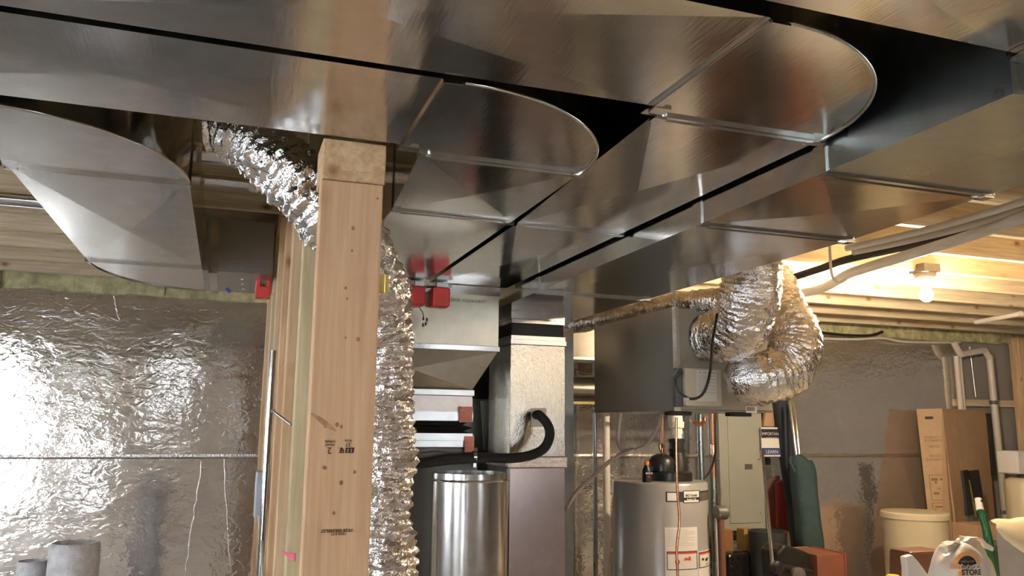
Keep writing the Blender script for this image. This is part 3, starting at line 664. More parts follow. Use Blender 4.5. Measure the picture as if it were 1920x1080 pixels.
pl = wrap(1246, 989, 1307, 1120, .0012, 'instruction_label', LABEL)
for k in range(9): wrap(1250, 994+k*3.6, 1303 if k % 3 else 1290, 994.9+k*3.6, .0017, 'label_line', plain('label_grey_%d' % k, (.50, .48, .45), .7), pl)
f1 = wrap(1250, 1034, 1307, 1069, .0018, 'warning_frame', INK, pl); wrap(1251.5, 1035.5, 1305.5, 1067.5, .0024, 'warning_panel', LABEL, f1); wrap(1251.5, 1035.5, 1305.5, 1039, .0030, 'warning_bar', REDINK, f1)
wraptext('O', 1270, 1058, .034, 'no_symbol', REDINK, f1, .0012, .0042); wraptext('/', 1270, 1057, .030, 'no_symbol', REDINK, f1, .0008, .0042)
def blob(pts, name, mat, par, off=.0034):
    vs = []
    for px, py in pts:
        d = ray(px, py); ox, oy = CAM.x-hx, CAM.y-hy; A = d.x**2+d.y**2; B = 2*(ox*d.x+oy*d.y); C = ox*ox+oy*oy-(hr+off)**2
        t = (-B-math.sqrt(B*B-4*A*C))/(2*A); vs.append(CAM+d*t)
    return MB().add(vs, [tuple(range(len(vs)))]).build(name, mat, par)
blob([(1281, 1051), (1286, 1045), (1290, 1047), (1293, 1042), (1295, 1045), (1296, 1051)], 'flame_symbol', REDINK, f1)
pl2 = wrap(1309, 1034, 1343, 1120, .0012, 'caution_label', LABEL)
f2 = wrap(1310, 1036, 1342.5, 1066, .0018, 'caution_frame', INK, pl2); wrap(1311.5, 1037, 1342, 1064, .0024, 'caution_panel', LABEL, f2); wrap(1311.5, 1037, 1342, 1040.5, .0030, 'caution_bar', REDINK, f2)
blob([(1316, 1047), (1320, 1046), (1320, 1051), (1316, 1051)], 'hand_symbol', INK, f2); blob([(1322, 1048), (1328, 1044), (1326, 1052), (1323, 1052)], 'hand_symbol', INK, f2); blob([(1323, 1057), (1327, 1055), (1331, 1060), (1325, 1060)], 'hand_symbol', INK, f2)
# blower on top
bx_, by_ = hx+.06, hy-.02
MB().lathe((bx_, by_, 0), [(.125, hz1+.0005), (.125, hz1+.045), (.11, hz1+.055)], 28).build('blower_base', BLACK, wh, smooth=35)
MB().lathe((bx_-.055, by_, 0), [(.070, hz1+.0555), (.073, hz1+.11), (.055, hz1+.135), (.025, hz1+.15)], 28).build('blower_motor', BLACK, wh, smooth=40)
MB().lathe((bx_+.04, by_-.01, 0), [(.060, hz1+.0555), (.056, hz1+.10), (.048, hz1+.13), (.044, hz1+.16), (.050, hz1+.163), (.050, hz1+.175), (.044, hz1+.178), (.044, hz1+.215), (.049, hz1+.218), (.049, hz1+.232), (.042, hz1+.236)], 28).build('blower_outlet', BLACK, wh, smooth=35)
MB().tube(spline([(bx_-.07, by_-.05, hz1+.13), (bx_-.10, by_-.05, hz1+.19), (bx_-.085, by_-.05, hz1+.21), (bx_-.07, by_-.05, hz1+.18)]), .004, 8).build('motor_wire', BLACK, wh)
vx, vy = bx_+.04, by_-.01
vp = thing('pvc_vent', (vx, vy, hz1+.237), 'white plastic vent reducer rising from the black blower on the water heater', 'pipe')
MB().lathe((vx, vy, 0), [(.030, hz1+.2365), (.030, hz1+.262), (.034, hz1+.263), (.034, hz1+.292), (.044, hz1+.298), (.046, hz1+.330), (.044, hz1+.332)], 32).build('reducer', PVC, vp, smooth=35)
MB().lathe((vx-.006, vy, 0), [(.043, hz1+.3325), (.041, hz1+.37), (.036, hz1+.40), (.034, hz1+.42), (.044, hz1+.422), (.044, hz1+.52)], 32).build('elbow_fitting', PVC, vp, smooth=35)
MB().lathe((vx-.006, vy, 0), [(.034, hz1+.5205), (.034, ZJ-.01)], 32).build('riser', PVC, vp, smooth=35)
# bottle
c = atY(1213, 903, hy-.14)
bt = thing('additive_bottle', (c.x, hy-.14, hz1), 'small black bottle with orange cap standing on the water heater', 'bottle')
MB().lathe((c.x, hy-.14, hz1), [(.024, .0005), (.026, .006), (.026, .062), (.020, .078), (.012, .088), (.012, .093)], 20).build('bottle_body', BLACK, bt, smooth=40)
MB().lathe((c.x, hy-.14, hz1), [(.014, .0935), (.014, .112)], 16).build('bottle_cap', ORANGE, bt, smooth=40)
text('MOTOR', .012, (c.x, hy-.1665, hz1+.045), (1, 0, 0), (0, 0, 1), 'bottle_label', LABEL, bt); text('OIL', .012, (c.x, hy-.1665, hz1+.026), (1, 0, 0), (0, 0, 1), 'bottle_label', RED, bt)
# relief valve dial and gas pipe to the right
c = atY(1352, 962, 4.0)
gp = thing('gas_line', (c.x, 4.0, 0), 'brown iron gas pipe with a round grey regulator right of the water heater', 'pipe')
MB().lathe((c.x-.02, 4.02, c.z), [(.036, 0), (.038, .004), (.038, .06), (.030, .07), (.012, .072)], 24, 'x').build('regulator', GREY, gp, smooth=35)
MB().lathe((c.x+.052, 4.02, c.z), [(.016, 0), (.014, .012)], 16, 'x').build('regulator_cap', STEEL, gp, smooth=35)
MB().tube([(c.x+.01, 4.02, c.z-.034), (c.x+.012, 4.02, 0)], .020, 16).build('riser_pipe', plain('rusty_iron', (.16, .07, .04), .6), gp, smooth=40)
MB().tube([(c.x-.022, 4.02, c.z-.03), (c.x-.012, 4.02, 0)], .006, 8).build('side_tube', plain('grey_tube', (.4, .38, .35), .4), gp, smooth=40)
# copper line hanging in front
cp = [atY(1268, 778, 3.6), atY(1268, 850, 3.6), atY(1270, 920, 3.6), atY(1274, 975, 3.6), atY(1269, 1030, 3.6), atY(1271, 1100, 3.6), (atY(1271, 1100, 3.6).x, 3.62, .3)]
tag(MB().tube([(cp[0].x, 3.6, EZ0+.0005-.018)]+spline(cp[1:]), .0065, 12).build('copper_tube', COPPER, smooth=60), 'thin wavy copper tube hanging from the ventilator in front of the water heater', 'tube')
# copper pipes behind
for i, (px, lab) in enumerate(((1233, 'vertical copper water pipe behind the bottle on the water heater'), (1327, 'vertical copper water pipe with an elbow right of the white vent'))):
    c = atY(px, 850, 4.42)
    t = thing('copper_pipe', (c.x, 4.42, hz1), lab, 'pipe')
    MB().tube([(c.x, 4.36, hz1+.001), (c.x, 4.36, ZJ-.005)], .011, 12).build('pipe_body', plain('tarnished_copper_%d' % i, (.45, .22, .13), .35, 1), t, smooth=50)
    MB().tube([(c.x, 4.36, hz1+.14), (c.x, 4.36, hz1+.20)], .017, 12).build('coupling', COPPER, t, smooth=50)
c = atY(1317, 800, 4.36); t = MB().tube(spline([atY(1303, 792, 4.30), atY(1312, 795, 4.32), atY(1320, 790, 4.34), atY(1322, 782, 4.34)]), .013, 12).build('pipe_elbow', COPPER, t, smooth=50)
# conduits beside the panel
for k, (px, w, m_, lab) in enumerate(((1314, .022, GALV_C, 'left of two grey metal conduits between the white vent and the grey panel'), (1336, .026, GALV_C, 'right of two grey metal conduits, touching the grey electrical panel'))):
    c = atY(px, 850, 4.95); tag(MB().tube([(c.x, 4.95, .5), (c.x, 4.95, ZJ-.01)], w, 16).build('steel_conduit', m_, smooth=50), lab, 'conduit')
cb_ = [atY(1342, 765, 3.9), atY(1342, 800, 3.9), atY(1341, 850, 3.9), atY(1330, 885, 4.05), atY(1320, 900, 4.16)]
cb_[-1].z = hz1+.012
tag(MB().tube(spline(cb_), .006, 8).build('blower_cord', BLACK, smooth=60), 'black cord dropping to the blower beside the grey electrical panel', 'cord')
# white vertical pipes left of heater
c = atY(1137, 850, 4.86); t = thing('vertical_pvc_pipe', (c.x, 4.86, 0), 'off-white vertical pipe left of the water heater', 'pipe')
MB().tube([(c.x, 4.86, 0.001), (c.x, 4.86, ZJ-.01)], .023, 16).build('pipe_body', PVC, t, smooth=50)
c = atY(1123, 850, 4.9); tag(MB().tube([(c.x-.005, 4.95, .001), (c.x-.005, 4.95, ZJ-.01)], .014, 16).build('vertical_conduit', GALV_C, smooth=50), 'slim grey conduit just left of the off-white vertical pipe', 'conduit')
# clear drain hoses
v1 = [Vector((atY(1164, 775, 3.6).x, 3.6, EZ0-.001)), atY(1161, 800, 3.6), atY(1159, 825, 3.6), atY(1166, 843, 3.6), atY(1180, 845, 3.6)]
v2 = [Vector((atY(1240, 775, 3.6).x, 3.6, EZ0-.001)), atY(1234, 800, 3.6), atY(1215, 830, 3.6), atY(1195, 843, 3.6), atY(1180, 845, 3.6)]
v3 = [atY(1180, 845, 3.6), atY(1150, 860, 3.55), atY(1110, 895, 3.5), atY(1080, 925, 3.45), atY(1060, 955, 3.42)]
t = thing('drain_hose', v1[-1], 'clear drain hose forming a Y under the ventilator and slanting down to the column', 'hose')
for q in (v1, v2, v3): MB().tube(spline(q), .010, 10).build('hose_run', TUBE, t, smooth=60)
c = v3[0]; MB().tube([c-Vector((.03, 0, .012)), c+Vector((.02, 0, .004))], .013, 10).build('tee_fitting', STEEL, t, smooth=50)

# ------------------------------------------------------------------ electrical panel and clutter at right
a = atY(1341, 774, 5.05); b = atY(1430, 992, 5.05)
pn = thing('breaker_box', ((a.x+b.x)/2, 5.08, b.z), 'tall grey electrical breaker panel on the foil wall', 'breaker box')
MB().box((a.x+.012, 5.03, b.z+.012), (b.x-.012, YB-.045, a.z-.012)).build('panel_box', PANELM, pn)
MB().box((a.x, 5.012, b.z), (b.x, 5.03, a.z)).build('cover', PANELM, pn, bev=.004)
MB().box((a.x+.07, 5.006, b.z+.05), (b.x-.05, 5.0115, a.z-.008)).build('door', PANELM, pn, bev=.002)
c = atY(1404, 875, 5.0); MB().box((c.x-.03, 4.998, c.z-.018), (c.x+.03, 5.0055, c.z+.018)).build('latch', GREY, pn, bev=.002)
for px, py in ((1348, 860), (1423, 861), (1427, 962), (1362, 950)):
    c = atY(px, py, 5.01); MB().lathe((c.x, 5.0119, c.z), [(.007, 0), (.006, .004)], 10, 'y').build('screw', STEEL, pn)
# wood blocks below panel
c = atY(1385, 1012, 4.98); d = atY(1415, 1030, 4.98)
tag(MB().box((c.x+.01, 4.93, d.z), (d.x-.01, 5.02, c.z+.075)).build('wood_block', plain('yellow_pine', (.42, .26, .08), .6), bev=.003), 'short yellowish wood block under the right half of the panel', 'wood block')
c = atY(1356, 1010, 4.98)
tag(MB().box((c.x-.05, 4.95, c.z-.08), (c.x+.06, 5.04, c.z+.06)).build('wood_block', plain('orange_pine', (.30, .14, .05), .6), bev=.003), 'short orange-brown wood block under the left half of the panel', 'wood block')
tag(MB().box((atY(1350, 1040, 4.9).x, 4.80, 0), (atY(1404, 1040, 4.9).x, 4.92, atY(1380, 1033, 4.9).z)).build('black_bag', plain('black_glossy_film', (.012, .011, .011), .15, bmp=.02, scale=5), bev=.02), 'glossy black plastic bag below the electrical panel', 'bag')
tag(MB().lathe((atY(1440, 1020, 4.75).x, 4.75, 0), [(.10, .001), (.125, atY(1440, 998, 4.75).z), (.13, atY(1440, 995, 4.75).z), (.115, atY(1440, 995, 4.75).z), (.09, .02)], 28).build('waste_bin', plain('charcoal_plastic', (.04, .045, .045), .5), smooth=35), 'charcoal bin on the floor right of the electrical panel', 'bin')
# sign
a = atY(1427, 801, 4.98); b = atY(1465, 856, 4.98)
sg = thing('cardboard_sign', ((a.x+b.x)/2, 5, b.z), 'blue and white printed sign beside the electrical panel', 'sign')
MB().box((a.x, 4.98, b.z), (b.x, 4.99, a.z)).build('sign_board', LABEL, sg)
MB().box((a.x, 4.976, b.z+.13), (b.x, 4.98, a.z-.012)).build('navy_band', NAVY, sg); MB().box((a.x, 4.976, b.z+.012), (b.x, 4.98, b.z+.06)).build('blue_band', BLUE, sg)
text('IMPORTANT', .028, ((a.x+b.x)/2, 4.9765, a.z-.055), (1, 0, 0), (0, 0, 1), 'sign_text', LABEL, sg); text('LEARN', .034, ((a.x+b.x)/2, 4.9765, b.z+.022), (1, 0, 0), (0, 0, 1), 'sign_text', LABEL, sg)
text('INFORMATION', .014, ((a.x+b.x)/2, 4.9765, a.z-.08), (1, 0, 0), (0, 0, 1), 'sign_text', LABEL, sg)
# red cloth
def slab(px, y, depth, mat, name, bev=.01, parent=None, smooth=None):
    f = [atY(u, v, y) for u, v in px]; n = len(f)
    bk = [p+Vector((0, depth, 0)) for p in f]
    return MB().add(f+bk, [tuple(range(n)), tuple(range(2*n-1, n-1, -1))]+[(i, (i+1) % n, (i+1) % n+n, i+n) for i in range(n)]).build(name, mat, parent, bev=bev, smooth=smooth)
tag(slab([(1457, 800), (1450, 760), (1438, 758), (1432, 800)], 5.02, .03, CARD, 'cardboard_scrap', .004), 'brown cardboard scrap above the blue and white sign', 'cardboard')
tag(slab([(1458, 905), (1482, 893), (1487, 1000), (1460, 990)], 5.055, .04, REDCL, 'red_cloth', .012), 'dark red cloth hanging behind the navy bag', 'cloth')
# navy bag
P0 = [atY(1462, 745, 4.99), atY(1476, 850, 4.98), atY(1492, 950, 4.96), atY(1507, 1060, 4.93)]; P0.append(Vector((P0[-1].x+.06, 4.90, .06)))
nb = thing('navy_sleeve_bag', P0[-1], 'tall navy folded bag leaning behind the teal bag', 'bag')
MB().tube(spline(P0), lambda t: .055+.02*t, 20).build('bag_body', NAVY, nb, smooth=60)
# chrome poles
P0 = [atY(1481, 752, 4.8), atY(1494, 860, 4.72)]
cp_ = thing('furled_umbrella', P0[1], 'teal fabric bundle with a chrome pole leaning against the foil wall', 'umbrella')
MB().tube(P0, .009, 12).build('pole', CHROME, cp_, smooth=50); MB().tube([P0[0]+Vector((.035, 0, 0)), P0[1]+Vector((.025, 0, 0))], .007, 12).build('pole', CHROME, cp_, smooth=50)
Q0 = [atY(1497, 852, 4.72), atY(1500, 868, 4.71), atY(1506, 885, 4.70), atY(1511, 940, 4.68), atY(1518, 1000, 4.66), atY(1524, 1046, 4.64)]
def rfq(i, a, p): return .004*math.sin(a*5)+.006*noise.noise(p*8)
MB().tube(spline(Q0), lambda t: .018+.066*min(1, t*3.2)**.7-.0*t, 32, rf=rfq).build('fabric_canopy', TEAL, cp_, smooth=60)
MB().tube(spline([atY(1490, 872, 4.68), atY(1484, 858, 4.67), atY(1482, 866, 4.66), atY(1490, 884, 4.65)]), .010, 10).build('tie_strap', TEAL, cp_, smooth=60)
MB().tube([Q0[-1], Vector((Q0[-1].x+.02, Q0[-1].y, .001))], .02, 12).build('lower_pole', GREY, cp_, smooth=50)
# broom pole with black joint (foreground)
P0 = [atY(1429, 845, 4.5), atY(1439, 960, 4.15), atY(1449, 1062, 3.84)]
bp_ = thing('pivoting_pole', P0[-1], 'slim grey metal pole with a black pivot joint in front of the panel corner', 'pole')
MB().tube([P0[0], P0[2]], .010, 12).build('pole_shaft', STEEL, bp_, smooth=50)
c = P0[2]; MB().lathe((c.x, c.y-.02, c.z), [(.030, 0), (.034, .01), (.034, .03), (.02, .04)], 20, 'y').build('pivot_joint', BLACK, bp_, smooth=40)
# black folded equipment
c = atY(1490, 1050, 3.95)
eq = thing('folded_exercise_frame', (c.x, 3.95, 0), 'folded black plastic frame beside the orange-brown box', 'equipment')
slab([(1456, 1035), (1470, 1020), (1518, 1036), (1522, 1062), (1510, 1100), (1460, 1090)], 4.0, .16, BLACK, 'molded_shell', .02, eq)
MB().tube([atY(1445, 1060, 3.92), atY(1520, 1075, 3.92)], .022, 16).build('crossbar', BLACK, eq, smooth=50)
c = atY(1492, 1078, 3.9); MB().lathe((c.x, 3.9, c.z), [(.040, 0), (.044, .01), (.044, .03), (.025, .04)], 24, 'y').build('wheel', GREY, eq, smooth=40)
MB().box((c.x-.06, 4.0, 0.001), (c.x+.08, 4.1, c.z-.05)).build('foot', BLACK, eq, bev=.01)
# orange-brown box
a = atY(1519, 1039, 4.0); b = atY(1577, 1039, 4.0)
a = a+Vector((.03, 0, 0)); ob = thing('orange_brown_box', ((a.x+b.x)/2, 4.1, 0), 'orange-brown open box at the bottom, right of the black frame', 'box')
mb = MB(); bt_ = [(a.x+.0, 3.98, .001), (b.x+.05, 3.98, .001), (b.x+.05, 4.25, .001), (a.x, 4.25, .001)]
zt = atY(1540, 1039, 4.0).z; mb.hexa(bt_, [(a.x, 3.98, zt), (b.x, 3.98, zt), (b.x, 4.25, zt), (a.x, 4.25, zt)]); mb.build('box_body', BRN, ob, bev=.004)
MB().box((b.x+.0005, 3.975, zt-.16), (b.x+.014, 4.25, zt+.004)).build('box_edge', plain('dark_red_edge', (.25, .05, .03), .5), ob, bev=.002)
a = atY(1497, 1030, 4.5); b = atY(1532, 1040, 4.5); tag(MB().box((a.x, 4.45, 0), (b.x, 4.60, a.z)).build('small_brown_carton', CARD, bev=.004), 'small brown carton behind the orange-brown box, under the teal bundle', 'box')
# brine tank
tx, ty = atY(1720, 970, 4.46).x, 4.48; tz = atY(1700, 966, 4.27).z
bk = thing('brine_tank', (tx, ty, 0), 'round ivory plastic brine tank with lid in front of the foil wall', 'tank')
MB().lathe((tx, ty, 0), [(.19, .001), (.20, .06), (.205, tz-.05), (.207, tz-.045)], 56).build('tank_body', IVORY, bk, smooth=35)
MB().lathe((tx, ty, 0), [(.213, tz-.044), (.215, tz-.012), (.207, tz-.002), (.185, tz)], 56).build('lid', IVORY, bk, smooth=35)
# cartons
by0 = 4.92
def carton():
    t = thing('tall_carton', (atY(1790, 1000, by0).x, by0, 0), 'tall brown carton with upside-down printing leaning behind the ivory brine tank', 'box')
    A0, A1 = atY(1718, 767, 4.98), atY(1766, 766, 4.88); c0 = atY(1742, 985, 4.86); c1 = atY(1784, 985, 4.76)
    down = lambda p, q: p+(q-p)*(p.z-.002)/(p.z-q.z)
    B0, B1 = down(A0, c0), down(A1, c1)
    D1 = atY(1848, 768, 5.08); D1.z = A1.z; E0 = down(D1, atY(1868, 990, 4.96)); D0 = A0+(D1-A1); E1 = B0+(E0-B1)
    d1 = D1.copy(); d1.y = min(5.08, d1.y); D0.y = min(5.10, D0.y); E1.y = min(5.05, E1.y)
    MB().hexa([B0, B1, E0, E1], [A0, A1, D1, D0]).build('carton_body', CARD, t, bev=.004)
    n = (A1-A0).cross(B0-A0).normalized()
    if n.y > 0: n = -n
    fp = lambda u, v, o=.0015: A0+(A1-A0)*u+(B0-A0)*v+n*o
    def patch(u0, v0, u1, v1, mat, name, o=.0015):
        q = [fp(u0, v0, o), fp(u1, v0, o), fp(u1, v1, o), fp(u0, v1, o)]; r = [p-n*(o-.0002) for p in q]
        MB().hexa(q, r).build(name, mat, t)
    patch(0, 0, 1, 1, CARDL, 'printed_side', .001)
    H = (B0-A0).length; px2v = lambda py: (py-767)/(985-767)*((A0.z-c0.z)/(A0.z-B0.z))
    patch(.30, px2v(782), .62, px2v(787), INK, 'hand_hole', .002)
    ux = -(A1-A0).normalized(); uy = (B0-A0).normalized()
    for s, py, sz in (('1 CHARGE', 820, .026), ('COMPLETE', 826, .026), ('Quality', 838, .026), ('COVER', 855, .026), ('COMPLETE', 862, .026), ('45"', 916, .024)):
        text(s, sz, fp(.52, px2v(py), .002), ux, uy, 'printed_text', CARDI, t, off=.0008)
    for v0, v1 in ((893, 940), (944, 990)):
        for (u0, a_, u1, b_) in ((.2, v0, .94, v0+1), (.2, v1-1, .94, v1), (.2, v0, .225, v1), (.915, v0, .94, v1)): patch(u0, px2v(a_), u1, px2v(b_), CARDI, 'printed_frame', .002)
    for (u0, a_, u1, b_) in ((.27, 899, .52, 904), (.6, 899, .88, 903), (.3, 925, .52, 929), (.78, 923, .88, 934), (.4, 905, .48, 909), (.3, 950, .8, 953), (.27, 956, .35, 966)): patch(u0, px2v(a_), u1, px2v(b_), CARDI, 'printed_block', .002)
    m = (D1-A1); n2 = Vector((m.y, -m.x, 0)).normalized(); mb = MB()
    for u in (.12, .26):
        mb.tube([A1+m*u+n2*.002, B1+(E0-B1)*u+n2*.002], .0025, 6)
    mb.tube([A1+m*.02+n2*.002, B1+(E0-B1)*.02+n2*.002], .0025, 6)
    mb.build('fold_line', CARDI, t)
    return t
carton()
# dark flat carton edge behind
tag(slab([(1850, 775), (1858, 775), (1868, 892), (1861, 893)], 5.06, .03, plain('dark_strap', (.04, .035, .03), .6), 'leaning_slat', .002), 'thin dark slat leaning beside the tall carton', 'slat')
# black twin wiper / clamps
t = thing('black_strip_pair', atY(1822, 925, 4.6), 'pair of black foam strips standing in front of the tall carton', 'strip')
for u in (0, 1):
    x0, x1 = (1806, 1816) if u == 0 else (1821, 1836)
    slab([(x0, 883), (x1, 881), (x1+8, 930), (x1+8, 966), (x0+9, 968), (x0+6, 930)], 4.6-.01*u, .03, BLACK, 'foam_strip', .004, t)
slab([(1817, 900), (1819, 900), (1832, 970), (1829, 970)], 4.585, .01, BRASS, 'centre_rod', .001, t)
MB().box((atY(1828, 968, 4.6).x-.03, 4.6, .001), (atY(1828, 968, 4.6).x+.03, 4.63, atY(1828, 966, 4.6).z)).build('support_leg', GREY, t)
# lower carton behind bag
a = atY(1795, 975, 4.5); b = atY(1868, 975, 4.5)
tag(MB().box((a.x, 4.35, 0), (b.x, 4.55, a.z-.02)).build('low_carton', CARD, bev=.004), 'lower brown carton in front of the tall carton, behind the white shopping bag', 'box')
# PVC down pipe
pv = [atY(1640, 644, 5.0), atY(1700, 638, 5.0)]
t = thing('white_drain_pipe', atY(1880, 900, 5.0), 'white plastic drain pipe with an elbow running down the grey wall at right', 'pipe')
a = atY(1788, 640, 5.02); b = atY(1800, 662, 5.02); c = atY(1846, 658, 5.02); d = atY(1855, 672, 5.02)
R1 = spline([a, b, b+Vector((.05, 0, -.002)), c-Vector((.04, 0, 0)), c, d, Vector((d.x+.003, 5.02, d.z-.06)), Vector((d.x+.02, 5.02, 1.2)), Vector((d.x+.03, 5.02, .001))])
MB().tube(R1, .026, 18).build('pipe_run', PVCD, t, smooth=60)
MB().tube([Vector((d.x+.004, 5.02, 1.79)), Vector((d.x+.004, 5.02, 1.76))], .031, 18).build('pipe_clip', GREY, t, smooth=50)
MB().tube([Vector((d.x+.028, 5.02, .93)), Vector((d.x+.028, 5.02, .90))], .031, 18).build('pipe_clip', GREY, t, smooth=50)
a = atY(1797, 665, 5.04); t = thing('white_drain_pipe', (a.x, 5.05, .9), 'short white pipe left of the taller drain pipe, ending behind the tall carton', 'pipe')
MB().tube([(a.x, 5.06, a.z-.01), (a.x+.01, 5.06, 1.5)], .022, 16).build('pipe_run', PVCD, t, smooth=50); MB().tube([(a.x+.045, 5.07, a.z-.01), (a.x+.055, 5.07, 1.5)], .014, 16).build('pipe_run', PVCD, t, smooth=50)
# grey conduit thin
a = atY(1822, 650, 5.1); tag(MB().tube([(a.x, 5.12, a.z), (a.x+.02, 5.12, 1.82)], .008, 10).build('thin_conduit', GALV_D, smooth=50), 'thin grey conduit on the grey wall between the two white drain pipes', 'conduit')
# water softener cylinder + white lamp shade at right edge
a = atY(1896, 905, 4.6)
t = thing('water_softener', (a.x+.16, 4.6, 0), 'ivory cylinder with a cream control head at the right edge of the photo', 'water softener')
zc = atY(1900, 898, 4.5).z
MB().lathe((a.x+.14, 4.6, 0), [(.14, .001), (.14, zc-.04), (.125, zc-.012), (.10, zc)], 40).build('resin_tank', IVORY, t, smooth=40)
z1 = atY(1893, 845, 4.6).z; z0 = atY(1893, 888, 4.6).z
MB().box((a.x-.01, 4.52, z0), (a.x+.28, 4.70, z1)).build('control_head', WHITE, t, bev=.012); MB().lathe((a.x+.14, 4.6, 0), [(.05, zc+.0005), (.05, z0-.0005)], 20).build('neck', GREY, t)
# green handled dustpan/brush
a = atY(1834, 935, 2.75); b = atY(1838, 957, 2.73); c = atY(1853, 1012, 2.70)
t = thing('scrub_brush', c, 'green handled brush with a white grip sticking up behind the shopping bag', 'brush')
MB().tube([a, a+(b-a)*.5, b], lambda q: .0135+.002*q, 16).build('grip', WHITE, t, smooth=60)
h_ = a+(b-a)*.18+Vector((0, -.0150, 0)); MB().lathe(h_, [(.005, -.002), (.005, .0015)], 12, 'y').build('hang_hole', INK, t)
MB().tube(spline([b+(b-a)*.02, atY(1846, 980, 2.71), c, atY(1860, 1060, 2.68), Vector((atY(1860, 1060, 2.68).x+.005, 2.68, .87))]), lambda q: .0145+.006*q, 16).build('handle', GREEN, t, smooth=60)
# table beneath the foreground bags (below the frame)
tb = thing('folding_table', (2.9, 2.55, 0), 'folding table under the shopping bag, below the photo edge', 'table')
MB().box((2.30, 2.25, .82), (3.9, 3.0, .86)).build('table_top', WHITE, tb, bev=.004)
for x, y in ((2.36, 2.3), (3.84, 2.3), (2.36, 2.94), (3.84, 2.94)): MB().box((x-.02, y-.02, 0), (x+.02, y+.02, .819)).build('leg', STEEL, tb)
# black pot behind brush
c = atY(1868, 1015, 2.85); tag(MB().lathe((c.x+.03, 2.86, .861), [(.06, 0), (.075, .04), (.075, .16), (.068, .19), (.03, .205)], 28).build('black_pot', BLACK, smooth=40), 'small black lidded pot behind the green brush handle', 'pot')
# brown box at left of bag, white paper
a = atY(1693, 1032, 2.8); b = atY(1748, 1032, 2.8)
tag(MB().hexa([(a.x-.01, 2.74, .861), (b.x, 2.74, .861), (b.x, 2.9, .861), (a.x, 2.9, .861)], [(a.x, 2.76, a.z), (b.x+.02, 2.76, a.z), (b.x+.02, 2.88, a.z), (a.x, 2.88, a.z)]).build('brown_case', DKBRN, bev=.012), 'small dark brown case left of the white shopping bag', 'case')
tag(slab([(1697, 1044), (1712, 1040), (1723, 1052), (1742, 1078), (1748, 1100), (1700, 1100), (1700, 1066)], 2.55, .03, WHITE, 'crumpled_paper', .008), 'crumpled white paper in front of the dark brown case', 'paper')
c = atY(1675, 1084, 2.6); tag(MB().lathe((c.x, 2.6, .861), [(.028, 0), (.028, c.z-.861+.005), (.02, c.z-.861+.012)], 20).build('yellow_lid_jar', YELLOW, smooth=40), 'small yellow topped jar at the bottom edge beside the crumpled paper', 'jar')
